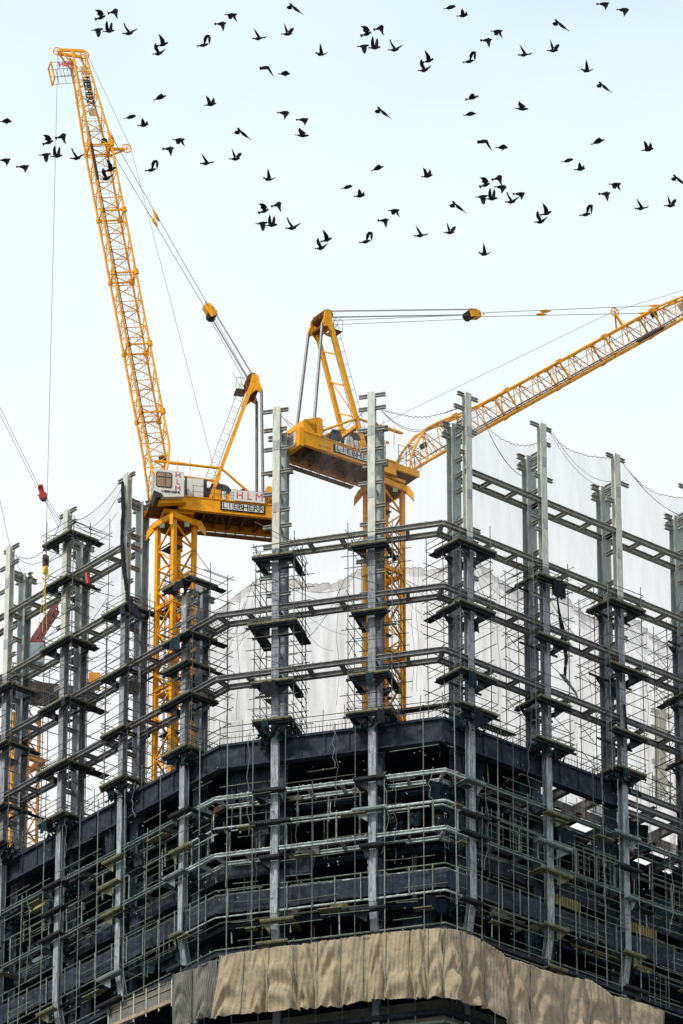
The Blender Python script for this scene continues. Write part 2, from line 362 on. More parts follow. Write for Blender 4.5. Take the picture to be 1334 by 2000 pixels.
# cross girders in the open bays at the right
for k in ('R1', 'R2', 'R3'):
    for off in (0, -3.2):
        p = CP[k]['p']+tR*off
        for z, dpt, m in ((Z['slab']-.5, .8, 'chord'), (Z['A1']-.6, .9, 'rust'), (zfor(0, 0, 1470), .55, 'rust' if off else 'chord')):
            if k == 'R1' and off: continue
            mb = MB(); mb.hsec(zz(p+nR*GAP, z), zz(p+nR*15, z), .45, dpt); mb.build('cross_girder', m, tower)
for dd in (6, 12):
    a = CP['R1']['p']+nR*dd; b = CP['R3']['p']+nR*dd+tR*5
    for z in (Z['slab']-.5, Z['A1']-.6): mb = MB(); mb.hsec(zz(a, z), zz(b, z), .4, .6); mb.build('cross_girder', 'rust', tower)
# back floors beams carrying pipes: double rail ring A2, thin rail A4, pipe P, pale ring B
def railring(z, r, d, m, name='edge_rail', posts=None, pr=.07):
    for k1, k2 in bays:
        pl = [zz(p, z) for p in ringpts(k1, k2, d)]; mb = MB(); mb.path(pl, r*(1 if k1 in ('M0', 'M1') else .7), 7)
        o = mb.build(name, m if k1 in ('M0', 'M1', 'L0') else 'polelight', tower)
railring(Z['A2'], .12, .15, 'galv'); railring(Z['A2']-.02, .08, .8, 'galv')
railring(Z['A4'], .06, .1, 'polelight'); railring(Z['A4']-.45, .08, .1, 'galv'); railring(Z['P'], .09, .1, 'galv'); railring(Z['P']-.1, .08, .9, 'polelight')
railring(Z['B'], .09, .2, 'polelight'); railring(Z['B']-1.0, .09, .0, 'polelight')
def hangers(z0, z1, sp, d, w, m, keep, name='hanger'):
    for k1, k2 in bays:
        if not keep(k1): continue
        pl = ringpts(k1, k2, d)
        for a, b in zip(pl, pl[1:]):
            ln = (b-a).length; c = max(1, round(ln/sp))
            for q in range(c):
                p = a.lerp(b, (q+.5+.1*(random.random()-.5))/c)
                MB().bar(zz(p, z0), zz(p, z1), w).build(name, m, tower)
hangers(Z['A1']-.4, Z['A2'], 2.9, GAP-.2, .14, 'polelight', lambda k: k in ('L3', 'L1', 'L0', 'M0', 'R0', 'L2'))
hangers(Z['A2']-.1, Z['A3'], 2.3, .1, .12, 'polelight', lambda k: True)
hangers(Z['A4'], Z['P'], 2.3, -.02, .10, 'polelight', lambda k: True)
for k1, k2 in bays:                                                      # grey netting parapet and lower band of netting
    for (za, zb, d) in ((Z['mt'], Z['mb'], .0), (Z['A3']-.5, Z['A3']-1.7, 1.3)):
        if d and k1 in ('M0', 'M1'): continue
        pl = ringpts(k1, k2, d); mb = MB()
        for a, b in zip(pl, pl[1:]):
            n_ = max(2, int((b-a).length/.5)); vs = []
            for i in range(n_+1):
                p = a.lerp(b, i/n_)
                for j in range(5): vs.append(zz(p, lerp(za, zb, j/4))+V((random.uniform(-.05, .05), random.uniform(-.06, .06), random.uniform(-.05, .05) if j in (0, 4) else 0)))
            mb.add(vs, [(i*5+j, i*5+j+1, i*5+j+6, i*5+j+5) for i in range(n_) for j in range(4)])
        mb.build('parapet_net', 'mesh', tower)
# hanging plumb lines, tools and short cut pipes in the open storeys
for q in range(60):
    px = random.uniform(30, 1300); f = 'M' if 426 < px < 865 else ('L' if px < 426 else 'R'); b, t, n = FD[f]
    p = b+t*sfor(b, t, px)+n*random.uniform(.9, 2.4); zt = random.choice([Z['soffit'], Z['A1']-.5, Z['A3']-.5, Z['mb']-.6, Z['P']-.2]); ln = random.uniform(.5, 2.6)
    MB().tube(zz(p, zt), zz(p+V((random.uniform(-.1, .1), 0, 0)), zt-ln), random.choice([.03, .04, .06])).build('hanging_pipe', random.choice(['polelight', 'galv', 'pole']), tower)
# interior posts and formwork props
for q in range(46):
    px = random.uniform(0, 1334); f = 'M' if 426 < px < 865 else ('L' if px < 426 else 'R'); b, t, n = FD[f]
    p = b+t*sfor(b, t, px)+n*random.uniform(2.3, 3.2); z0, z1 = random.choice([(Z['A3']-.5, Z['A1']-1), (Z['mb']-.5, Z['A3']-1), (Z['B'], Z['mb']-1)])
    MB().tube(zz(p, z0), zz(p, z1), .06).build('prop', random.choice(['pole', 'polelight', 'poledark']), tower)
def ragged(c, t, n, a, b, h, cnt, seed, m='teal'):
    rr = random.Random(seed); mb = MB()
    for _ in range(cnt):
        u, v, w_ = [max(-.8, min(.8, rr.gauss(0, .42))) for _ in range(3)]; p = c+t*(a*u)+n*(b*v)+V((0, 0, h*w_))
        q = [p+V([rr.uniform(-.38, .38) for _ in range(3)]) for _ in range(4)]; mb.prism(q, V([rr.uniform(-.02, .02) for _ in range(3)])+n*.03)
    return mb.build('netting_bundle', m, tower)
for i, k in enumerate(order):
    c = CP[k]; ragged(zz(c['p']+c['n']*.3, Z['slab']-.1), c['t'], c['n'], 1.7, 1.3, .9, 110, i)
    for j, z in enumerate(('A1', 'A3', 'P')):
        ragged(zz(c['p']+c['n']*1.2+c['t']*random.uniform(-.9, .9), Z[z]-.9), c['t'], c['n'], 1.3, 1.0, .8, 60, i*7+j)
for q in range(60):                                                      # dark drapes and sheets hung in the open storeys
    px = random.uniform(10, 1320); f = 'M' if 440 < px < 850 else ('L' if px < 440 else 'R'); b, t, n = FD[f]
    if 440 < px < 850 and q % 3 == 0: continue
    p = b+t*sfor(b, t, px)+n*random.uniform(.7, 2.2); zt = random.choice([Z['soffit'], Z['A1']-.5, Z['A2']-.4, Z['A3']-.6, Z['mb']-.6]); wd, hg = random.uniform(1, 3.2), random.uniform(1, 2.6)
    mb = MB(); vs = []
    for i in range(9):
        for j in range(6): vs.append(zz(p+t*(wd*(i/8-.5)*(1-.25*j/5))+n*(.16*math.sin(i*1.7+q)), zt-hg*j/5+(random.uniform(-.15, .15) if j == 5 else 0)))
    mb.add(vs, [(i*6+j, i*6+j+1, i*6+j+7, i*6+j+6) for i in range(8) for j in range(5)]); mb.build('hanging_sheet', random.choice(['teal', 'mesh', 'void', 'teal']), tower, True)
mb = MB(); rr = random.Random(77)
for q in range(420):                                                     # pale specks added as sparkle among the dark tubes
    px = rr.uniform(0, 1334); f = 'M' if 426 < px < 865 else ('L' if px < 426 else 'R'); b, t, n = FD[f]
    p = zz(b+t*sfor(b, t, px)+n*rr.uniform(-.2, 1.7), rr.uniform(Z['B']-.5, Z['slab'])); sz = rr.uniform(.025, .06); mb.bar(p, p+V((rr.uniform(-.1, .1), 0, rr.uniform(.04, .12))), sz, sz)
tag(mb.build('sparkle_specks', 'galv', tower), kind='stuff')
for q in range(26):
    px = random.uniform(20, 1300); f = 'M' if 440 < px < 850 else ('L' if px < 440 else 'R'); b, t, n = FD[f]
    p = zz(b+t*sfor(b, t, px)+n*random.uniform(1.0, 2.2), random.choice([Z['A1']-.45, Z['A3']-.45, Z['mb']-.5])); mb = MB()
    for j in range(random.randint(2, 5)): mb.bar(p+V((0, 0, .1+j*.17))+t*random.uniform(-.1, .1), p+V((0, 0, .1+j*.17))+t*random.uniform(1.2, 2.2), .5, .16)
    mb.build('stacked_boards', random.choice(['plank', 'rust', 'ply', 'galvdim', 'tarpgrey']), tower)
for q in range(22):
    px = random.uniform(20, 1300); f = 'M' if 440 < px < 850 else ('L' if px < 440 else 'R'); b, t, n = FD[f]
    p = zz(b+t*sfor(b, t, px)-n*random.uniform(.2, .9), random.choice([Z['slab'], Z['slab']+.6, Z['A1'], Z['A2']])); ln = random.uniform(3, 11); ax_ = random.uniform(-1, 1)
    MB().path([p+t*(ax_*math.sin(i/9*3.1)*.6+.12*math.sin(i*2.1))-V((0, 0, ln*i/9)) for i in range(10)], .03, 5).build('hanging_hose', random.choice(['rope', 'polelight', 'cable']), tower)
# orange formwork ribs at the lower right
for k, m_ in (('R1', 0), ('R2', 0)):
    a, b = CP[k]['p'], CP[k]['p']+tR*5; 
    mb = MB(); mb.bar(zz(a+nR*.9+tR*.8, Z['mt']+.9), zz(b+nR*.9, Z['mt']+.9), .1, .1)
    for q in range(12): p = a.lerp(b, .2+q*.055)+nR*.85; mb.bar(zz(p, Z['mt']+.9), zz(p, Z['mt']+1.7), .1, .16)
    mb.build('formwork_panel', 'ply', tower)
# shaft below
o = outline(1.4, 46, 46); mb = MB(); mb.prism([zz(p, GROUND) for p in o+[o[3]+nR*30, o[0]+nL*30]], (0, 0, Z['deep']-GROUND-.5)); mb.build('lower_shaft', 'shaft', tower)
mb = MB(); o = outline(.5, 46, 46)
for zq in range(4):
    z_ = Z['tb']-1.8-zq*1.1
    for a, b in zip(o, o[1:]): mb.bar(zz(a, z_), zz(b, z_), .2, .25)
mb.build('lower_rail', 'polelight', tower)
for k1, k2 in bays:
    pl = ringpts(k1, k2, .9); mb = MB()
    for a, b in zip(pl, pl[1:]): mb.bar(zz(a, Z['tb']-1.0), zz(b, Z['tb']-1.0), .04, 2.6)
    mb.build('lower_panel', 'tarpgrey', tower)
    for a, b in zip(pl, pl[1:]):
        ln = (b-a).length
        for q in range(int(ln/2.2)): p = a.lerp(b, (q+.5)*2.2/ln)-FD['M'][2]*.5; MB().tube(zz(p, Z['tb']-3), zz(p, Z['tb']+1.2), .06).build('hanger', 'polelight', tower)

# ------------------------------------------------------------------ guard rails on the top slab
for k1, k2 in bays:
    pl = ringpts(k1, k2, .55)
    th = empty('guard_rail', zz(pl[0], Z['slab']), 'guard rail on the dark slab right of the %s' % WHERE[k1], 'guard rail', 'guard rails along the top slab edge')
    for a, b in zip(pl, pl[1:]):
        for h, r in ((.5, .03), (1.0, .03), (1.5, .035)): MB().tube(zz(a, Z['slab']+h), zz(b, Z['slab']+h+random.uniform(-.1, .1)), r).build('rail', 'pole', th)
        ln = (b-a).length
        for q in range(int(ln/1.9)+1): p = a.lerp(b, min(1, q*1.9/ln)); MB().tube(zz(p, Z['slab']-.1), zz(p+V((random.uniform(-.1, .1), 0, 0)), Z['slab']+random.uniform(1.6, 2.3)), .035).build('post', 'pole', th)
        mb = MB()
        for q in range(int(ln/.32)): p = a.lerp(b, q*.32/ln); mb.tube(zz(p, Z['slab']+.0), zz(p, Z['slab']+.75), .016, 4)
        mb.build('infill_bars', 'pole', th)
# ------------------------------------------------------------------ scaffolds round the columns
def scaffold(k, zlo, zhi, plats, seed):
    c = CP[k]; p, t, n = c['p'], c['t'], c['n']; rr = random.Random(seed)
    th = empty('scaffold', zz(p, zlo), 'scaffold cage with plank decks round the %s' % WHERE[k], 'scaffold', 'scaffolds round the columns')
    P4 = [(-1.75, -.75), (1.75, -.75), (1.75, 1.2), (-1.75, 1.2), (1.75, 3.0), (-1.75, 3.0)]
    P4 = [(a+rr.uniform(-.12, .12), b+rr.uniform(-.1, .1)) for a, b in P4]
    G = [p+t*a+n*b for a, b in P4]
    for q in G: MB().tube(zz(q, zlo), zz(q+t*rr.uniform(-.15, .15), zhi+rr.uniform(.3, 1.6)), .042).build('pole', rr.choice(['pole', 'poledark']), th)
    E = [(0, 1), (1, 2), (3, 0), (2, 4), (3, 5), (4, 5)]
    z = zlo+.8; cnt = 0
    while z < zhi+.6 and cnt < 96:
        for a, b in E:
            if rr.random() < .70 and cnt < 96:
                d = (G[b]-G[a]).normalized(); e1, e2 = rr.uniform(.15, .75), rr.uniform(.15, .75); j = rr.uniform(-.15, .15)
                MB().tube(zz(G[a]-d*e1, z+j), zz(G[b]+d*e2, z+j+rr.uniform(-.08, .08)), .034).build('ledger', rr.choice(['pole', 'poledark', 'pole']), th); cnt += 1
        if rr.random() < .75:
            a, b = rr.choice(E); MB().tube(zz(G[a], z), zz(G[b], z+rr.choice([1.6, 2.4])), .03).build('brace', 'poledark', th)
        z += rr.uniform(1.0, 1.35)
    for zp in plats:
        mb = MB(); s1 = 1.72+rr.uniform(-.25, .35); tilt = 0
        def T(x, y, z_): return zz(p+t*x+n*y, z_)
        zp += rr.uniform(-.25, .25); skip = rr.choice([0, 0, 0, -1, 1]); mb.mi = 0; mb.box((-s1, -1.15, zp), (s1, -.42, zp+.09), T)
        for sgn in (-1, 1):
            if sgn == skip: continue
            a, b = sorted((sgn*1.15, sgn*s1)); l1 = 3.0+rr.uniform(-1.1, .5)
            mb.box((a, -.41, zp+.005), (b, l1, zp+.095), T)
        mb.mi = 1
        mb.box((-s1-.05, -1.2, zp+.1), (s1+.05, -1.12, zp+.28), T)
        for sgn in (-1, 1):
            if sgn != skip: x = sgn*(s1+.02); mb.box((min(x, x-.06*sgn), -1.1, zp+.1), (max(x, x-.06*sgn), 1.9, zp+.26), T)
        mb.mi = 2
        for y in (-.9, rr.uniform(.8, 1.6)): mb.bar(T(-s1-rr.uniform(0, .4), y, zp-.09), T(s1+rr.uniform(0, .4), y, zp-.09), .12, .16)
        for sgn in (-1, 1):                                              # knee brackets under the deck
            mb.prism([T(sgn*.36, -.6, zp-.02), T(sgn*1.5, -.6, zp-.02), T(sgn*.36, -.6, zp-1.1)], n*.05)
            mb.prism([T(sgn*.5, 1.5, zp-.02), T(sgn*1.5, 1.5, zp-.02), T(sgn*.5, 1.5, zp-1.0)], n*.05) if rr.random() < .5 else None
        for _ in range(5):                                               # loose stuff on the deck
            x, y = rr.uniform(-s1, s1), rr.choice([-.9, -.6]); mb.box((x, y, zp+.1), (x+rr.uniform(.15, .5), y+.2, zp+.1+rr.uniform(.1, .35)), T)
        mb.build('deck', ['plankdark', 'plank', 'plankdark'], th)
        if rr.random() < .55 and zp < Z['one']:                             # loose sheet hung off the deck edge
            x0, wd, hg = rr.uniform(-s1, .6), rr.uniform(.5, 1.5), rr.uniform(.5, 2.0); yy = rr.choice([-1.22, -1.22, 1.0]); mb = MB(); vs = []
            for i in range(7):
                for j in range(6): vs.append(T(x0+wd*(i/6)*(1-.12*j/5*rr.random()), yy-.09*math.sin(i*1.9+j*.6), zp+.15-hg*j/5+(rr.uniform(-.15, .15) if j == 5 else 0)))
            mb.add(vs, [(i*6+j, i*6+j+1, i*6+j+7, i*6+j+6) for i in range(6) for j in range(5)]); mb.build('loose_sheet', rr.choice(['teal', 'cloth', 'mesh', 'tarpgrey', 'teal']), th, True)
        for h in (.6, 1.15):
            mb = MB(); pts = [T(-s1, 2.9, zp+h), T(-s1, -1.15, zp+h), T(s1, -1.15, zp+h), T(s1, 2.9, zp+h)]
            mb.path(pts, .03); mb.build('handrail', 'pole', th)
    return th
lv = dict(L3=['one', 'two', 'three'], L2=['up', 'one', 'two', 'three'], L1=['one', 'two', 'three'], L0=['one', 'two', 'three'], M0=['one', 'two', 'three'], M1=['one', 'two', 'three'],
          R0=['one', 'two', 'three'], R1=['one', 'two', 'three'], R2=['one', 'two', 'three'], R3=['one', 'two', 'three'])
for i, k in enumerate(order):
    ps = [Z[a]-2.0 for a in lv[k]]+[Z['slab']+.5]
    if k in ('L2', 'L1'): ps = [Z[a]-.9 for a in lv[k]]+[Z['slab']+.5]
    if k == 'L2': ps.append(CP[k]['zin']-.4)
    if k == 'L0': ps = [CP[k]['ztop']+.15, Z['two']-.9, Z['two']-3.6, Z['three']-.9, Z['slab']+.5]
    zhi = max(ps)+1.2
    scaffold(k, Z['slab']+.1, zhi, ps, 20+i)
# ------------------------------------------------------------------ facade scaffold on the dark floors
for i, k in enumerate(order):
    c = CP[k]; rr = random.Random(300+i)
    for z in ('A1', 'A2', 'A3', 'P', 'B'):
        zp = Z[z]-rr.uniform(.3, 1.4); mb = MB(); T = lambda x, y, q: zz(c['p']+c['t']*x+c['n']*y, q)
        x0, x1 = -rr.uniform(.5, 1.9), rr.uniform(.5, 1.9); mb.box((x0, -.95, zp), (x1, -.34, zp+.08), T); mb.box((x0-.03, -.99, zp+.081), (x1+.03, -.955, zp+.24), T)
        if rr.random() < .6: mb.box((x1-.55, -.33, zp+.003), (x1, rr.uniform(1, 2.4), zp+.083), T)
        else: mb.box((x0, -.33, zp+.003), (x0+.55, rr.uniform(1, 2.4), zp+.083), T)
        mb.prism([T(x1*.2, -.6, zp-.02), T(x1, -.6, zp-.02), T(x1*.2, -.6, zp-.9)], c['n']*.05)
        mb.build('column_deck', rr.choice(['plank', 'plankdark', 'plankdark', 'galvdim']), tower)
for i, (k1, k2) in enumerate(bays):
    rr = random.Random(60+i); pl = ringpts(k1, k2, -.75); dense = k1[0] == 'R'; lf = k1[0] == 'L' and k1 != 'L0'
    th = empty('facade_scaffold', zz(pl[0], Z['B']), 'pale scaffold over dark lower floors, right of the %s' % WHERE[k1], 'scaffold', 'scaffolds over the dark lower floors')
    for a, b in zip(pl, pl[1:]):
        ln = (b-a).length; n_ = max(1, round(ln/(1.8 if dense else 2.8)))
        for q in range(n_):
            p = a.lerp(b, (q+.4+rr.uniform(-.2, .2))/n_); zt = rr.choice([Z['slab']-.5, Z['slab']-.5, Z['A1'], Z['A2'] if dense else Z['slab']])
            MB().tube(zz(p, Z['B']-1), zz(p+V((rr.uniform(-.15, .15), 0, 0)), zt), .048).build('pole', rr.choice(['polelight', 'pole', 'poledark']), th)
        d = (b-a).normalized(); nn = V((-d.y, d.x, 0))
        nz_ = 22 if dense else 15
        for q in range(nz_):
            z = lerp(Z['B'], Z['soffit']-1, (q+rr.random())/nz_); t0 = rr.uniform(0, .55); t1 = min(1, t0+rr.uniform(.25, .8)); off = rr.choice([-.2, .5, 1.1])
            A, B_ = a.lerp(b, t0)+nn*0, a.lerp(b, t1)
            inn = FD['R' if dense else ('L' if lf else 'M')][2]
            MB().tube(zz(A+inn*off, z), zz(B_+inn*off, z+rr.uniform(-.1, .1)), .036).build('ledger', rr.choice(['polelight', 'pole', 'pole']), th)
        for q in range(3 if ln > 3 else 1):                              # short plank decks with brackets
            z = rr.choice([Z['A1']-1.3, Z['A3']-1.4, Z['P']-.8, Z['A2']-.6, Z['B']+1.1]); t0 = rr.uniform(0, .7); t1 = t0+rr.uniform(.15, .3)
            inn = FD['R' if dense else ('L' if lf else 'M')][2]
            mb = MB(); mb.bar(zz(a.lerp(b, t0)+inn*.2, z), zz(a.lerp(b, t1)+inn*.2, z), .7, .09); mb.build('deck', rr.choice(['plank', 'plankdark']), th)
        if dense:
            for q in range(2):                                           # fine ladder racks inside
                t0 = rr.uniform(.1, .7); z0 = rr.choice([Z['A3']+.3, Z['P']-3.4, Z['A2']-3]); mb = MB(); nr = FD['R'][2]
                A, B_ = a.lerp(b, t0)+nr*1.0, a.lerp(b, t0+.22)+nr*1.0
                for j in range(4): p = A.lerp(B_, j/3); mb.tube(zz(p, z0), zz(p, z0+2.9), .03)
                for j in range(5): mb.tube(zz(A, z0+.3+j*.6), zz(B_, z0+.3+j*.6), .026)
                mb.build('rack_frame', 'polelight', th)

# ------------------------------------------------------------------ nets
def sheet(name, top, bot, m, nu, nv, fold, parent=None, thick=None, seed=0, scal=0, sub=None, folds=5, wave=0):
    """cloth between two 3D polylines; folds deepen towards the bottom"""
    rr = random.Random(seed); ph = [rr.uniform(0, 6.28) for _ in range(6)]; am = [rr.uniform(.5, 1) for _ in range(6)]
    def samp(pl, u):
        ls = [(b-a).length for a, b in zip(pl, pl[1:])]; tot = sum(ls); s = u*tot
        for (a, b), l_ in zip(zip(pl, pl[1:]), ls):
            if s <= l_+1e-6: return a.lerp(b, s/l_)
            s -= l_
        return pl[-1]
    mb = MB(); vs = []
    for i in range(nu+1):
        u = i/nu; a, b = samp(top, u), samp(bot, u)
        for j in range(nv+1):
            v = j/nv; p = a.lerp(b, v)
            w_ = sum(am[q]*math.sin(u*6.28*folds*(q*.6+1)+ph[q]+v*(1.5-q)*1.1) for q in range(4))/2.2
            dn = fold*(.25+.75*v)*w_
            g_ = math.sin(v*6.28*1.7+ph[4]+math.sin(u*6.28*folds)*1.2)*wave
            p = p+V((dn*.35, -dn, g_*.5-abs(math.sin(u*math.pi*scal))*0))
            if scal and j == 0: p.z += .12*abs(math.sin(u*math.pi*scal))
            vs.append(p)
    mb.add(vs, [(i*(nv+1)+j, i*(nv+1)+j+1, (i+1)*(nv+1)+j+1, (i+1)*(nv+1)+j) for i in range(nu) for j in range(nv)])
    o = mb.build(name, m, parent, smooth=True)
    return o, [vs[i*(nv+1)] for i in range(nu+1)]
def faceY(px, py, d, f):                                                 # point on a face plane (offset d inward) seen at a pixel
    b, t, n = FD[f]; b = b+n*d; r_ = ray(px, py); k = (b-CAM).dot(n)/r_.dot(n); return CAM+r_*k
def net(pix, botpix, f, d, label, m='net', group='white nets between the column heads', rope=True, folds=3, fold=.25, seed=1, lines=2, hem=False):
    th = empty('debris_net', faceY(pix[0][0], botpix[0][1], d, f), label, 'safety net', group)
    top = [faceY(x, y, d, f) for x, y in pix]; bot = [faceY(x, y, d, f) for x, y in botpix]
    # smooth the sag of the head rope
    def cr_(pl, n_=6):
        out = []
        for i in range(len(pl)-1):
            p0 = pl[max(i-1, 0)]; p1, p2 = pl[i], pl[i+1]; p3 = pl[min(i+2, len(pl)-1)]
            for j in range(n_):
                t = j/n_; out.append(.5*((2*p1)+(p2-p0)*t+(2*p0-5*p1+4*p2-p3)*t*t+(3*p1-p0-3*p2+p3)*t**3))
        return out+[pl[-1]]
    top = cr_(top)
    o, edge = sheet('net_sheet', top, bot, m, 64, 14, fold, th, seed=seed, scal=16, folds=folds)
    if rope: MB().path(edge, .028, 4).build('head_rope', 'rope', th)
    if hem:
        lo = [p+V((0, -.08, -.75-.2*math.sin(i*.4))) for i, p in enumerate(edge)]
        sheet('hem', [p+V((0, -.08, 0)) for p in edge], lo, 'netband', 48, 2, .05, th, seed=seed+9)
    rr = random.Random(seed)
    if hem:                                                              # dark threads drawn as shaded fold lines, in catenaries across the sheet
        for q in range(6):
            a = top[rr.randrange(0, 6)]+V((0, -.1, -rr.uniform(0, 1))); b = top[-rr.randrange(1, 12)]+V((0, -.1, -rr.uniform(1, 7))); sg = rr.uniform(1.5, 5)
            if q % 2: a, b = top[-rr.randrange(1, 6)]+V((0, -.1, 0)), top[rr.randrange(0, 12)]+V((0, -.1, -rr.uniform(2, 8)))
            MB().path([a.lerp(b, i/14)+V((0, -.6, -sg*2.6*(i/14)*(1-i/14))) for i in range(15)], .014, 4).build('fold_shade_line', 'rope', th)
        for q in range(2):
            a = top[rr.randrange(6, len(top)-6)]+V((0, -.7, 0)); MB().path([a+V((.12*math.sin(i*.9+q), 0, -i*1.0)) for i in range(13)], .016, 4).build('fold_shade_line', 'rope', th)
    for q in range(lines):                                               # slack ropes sagging across
        a = top[rr.randrange(0, 5)]; b = top[-rr.randrange(1, 6)]+V((0, 0, -rr.uniform(.5, 4))); sg = rr.uniform(.8, 2.2)
        pts = [a.lerp(b, i/12)+V((0, -.12, -sg*4*(i/12)*(1-i/12))) for i in range(13)]
        MB().path(pts, .022, 4).build('slack_rope', 'rope', th)
    return th
net([(22, 1085), (58, 1092), (95, 1068), (122, 1012)], [(22, 1330), (122, 1290)], 'L', 2.3, 'off-white net sagging between the two leftmost column heads', folds=4, fold=.4, m='netclear')
net([(138, 1018), (165, 1012), (202, 983), (238, 938)], [(138, 1260), (238, 1200)], 'L', 2.3, 'white net rising to the column with the black strip', seed=2)
net([(546, 812), (600, 849), (660, 846), (722, 795)], [(546, 1130), (722, 1110)], 'M', 2.3, 'nearly clear net crossing in front of the right crane counterweight', seed=3, m='netclear')
net([(738, 800), (790, 813), (830, 816), (866, 808)], [(738, 1110), (866, 1105)], 'M', 2.3, 'white net sagging below the right crane hoist rope, left of the tall column', seed=4, m='netclear')
net([(868, 808), (888, 801), (906, 795)], [(868, 1105), (906, 1110)], 'R', 2.0, 'narrow strip of white net just left of the tall column head', m='netclear', seed=12, lines=0)
net([(922, 795), (962, 845), (1000, 868), (1035, 871), (1056, 862)], [(922, 1140), (1056, 1190)], 'R', 2.35, 'white scalloped net right of the tall column under the boom', seed=5)
net([(1070, 838), (1100, 872), (1142, 890), (1198, 897)], [(1070, 1200), (1198, 1250)], 'R', 2.35, 'white net between the first and second column heads right of the boom', seed=6)
net([(1215, 905), (1250, 944), (1290, 967), (1350, 976)], [(1215, 1260), (1350, 1310)], 'R', 2.35, 'large white net falling to the right edge below the blue sky', seed=7)
G2 = 'cream curtain nets behind the columns'
net([(408, 1212), (440, 1182), (480, 1150), (520, 1120)], [(408, 1470), (520, 1450)], 'M', 6, 'cream net drawn up to a point left of the counterweight column', m='net2', group=G2, seed=8, folds=2, fold=.7, hem=True)
net([(520, 1120), (560, 1130), (612, 1142), (660, 1138), (704, 1112)], [(520, 1470), (704, 1440)], 'M', 19, 'cream curtain net with a dark hem left of the right crane mast', m='net2', group=G2, seed=9, folds=3, fold=.9, hem=True)
net([(704, 1112), (795, 1110), (845, 1114), (900, 1098)], [(704, 1440), (900, 1430)], 'M', 19, 'cream curtain net behind the right crane mast', m='net2', group=G2, seed=10, folds=3, fold=.9, hem=True)
net([(905, 1080), (945, 1108), (1000, 1150), (1050, 1165)], [(905, 1470), (1050, 1560)], 'R', 5, 'cream net gathered behind the tall column and its neighbour', m='net2', group=G2, seed=11, folds=3, fold=.8, hem=True)
net([(1052, 1140), (1095, 1160), (1150, 1205), (1200, 1215)], [(1052, 1560), (1200, 1640)], 'R', 5, 'cream net with black torn cloth between the two columns right of the boom', m='net2', group=G2, seed=13, folds=3, fold=.8, hem=True)
net([(1205, 1190), (1245, 1215), (1290, 1252), (1350, 1270)], [(1205, 1640), (1350, 1700)], 'R', 5, 'cream net hanging low at the right edge', m='net2', group=G2, seed=14, folds=4, fold=.9, hem=True)
net([(135, 1275), (170, 1260), (205, 1235), (250, 1215)], [(135, 1600), (250, 1540)], 'L', 5, 'long pale net streaming down behind the second column from the left', m='netclear', group=G2, seed=15, folds=4, fold=.8)
net([(20, 1300), (60, 1280), (100, 1250), (135, 1245)], [(20, 1640), (135, 1590)], 'L', 5, 'grey-cream net behind the two leftmost columns', m='netclear', group=G2, seed=16, folds=4, fold=.8)
net([(258, 1240), (285, 1225), (312, 1200)], [(258, 1520), (312, 1480)], 'L', 5, 'narrow cream net left of the left crane mast', m='net2', group=G2, seed=17, folds=2, fold=.5, lines=0)
# black torn cloths
def rag(pix, f, d, wpx, label, seed, m='cloth', wl=None):
    rr = random.Random(seed); c = [faceY(x, y, d, f) for x, y in pix]; mb = MB(); t = FD[f][1]; n = FD[f][2]; vs = []; k = 44
    for i in range(k+1):
        s = i/k*(len(c)-1); j = min(int(s), len(c)-2); p = c[j].lerp(c[j+1], s-j); ww = wpx/24*(wl[j]+(wl[j+1]-wl[j])*(s-j) if wl else 1)
        for q in range(8):
            a = q/8*6.283; rad = ww*.5*(1+.25*rr.uniform(-1, 1)); vs.append(p+t*math.cos(a)*rad+n*math.sin(a)*rad*.45+V((0, 0, rr.uniform(-.04, .04))))
    mb.add(vs, [(i*8+j, i*8+(j+1) % 8, (i+1)*8+(j+1) % 8, (i+1)*8+j) for i in range(k) for j in range(8)]+[tuple(range(8)), tuple(range(k*8+7, k*8-1, -1))])
    return tag(mb.build('cloth_strip', m, None, True), label, 'cloth', 'torn black cloths on the frame')
rag([(239, 942), (241, 1000), (238, 1045), (241, 1100), (247, 1150), (252, 1205)], 'L', -.55, 12, 'long black torn cloth strip hanging down the pale column left of the cab', 1, wl=[.7, 1, .8, 1.1, .8, 1.2])
rag([(252, 1168), (262, 1195), (278, 1208)], 'L', -1.5, 26, 'black bundled cloth at the foot of the long black strip', 2, wl=[.5, 1, .4])
rag([(1086, 1150), (1092, 1195), (1100, 1240), (1106, 1285), (1103, 1322)], 'R', .9, 10, 'black ragged cloth dangling from the beam right of the boom', 3, wl=[.3, .6, 1.5, .9, .6])
rag([(1098, 1318), (1110, 1335), (1124, 1352), (1130, 1370)], 'R', .9, 9, 'slate blue cloth end below the black ragged cloth', 4, m='shadesteel', wl=[1.6, 1.2, .9, .3])
rag([(1219, 1375), (1222, 1405), (1226, 1440)], 'R', -.4, 6, 'short black cloth on the second column right of the boom', 5)

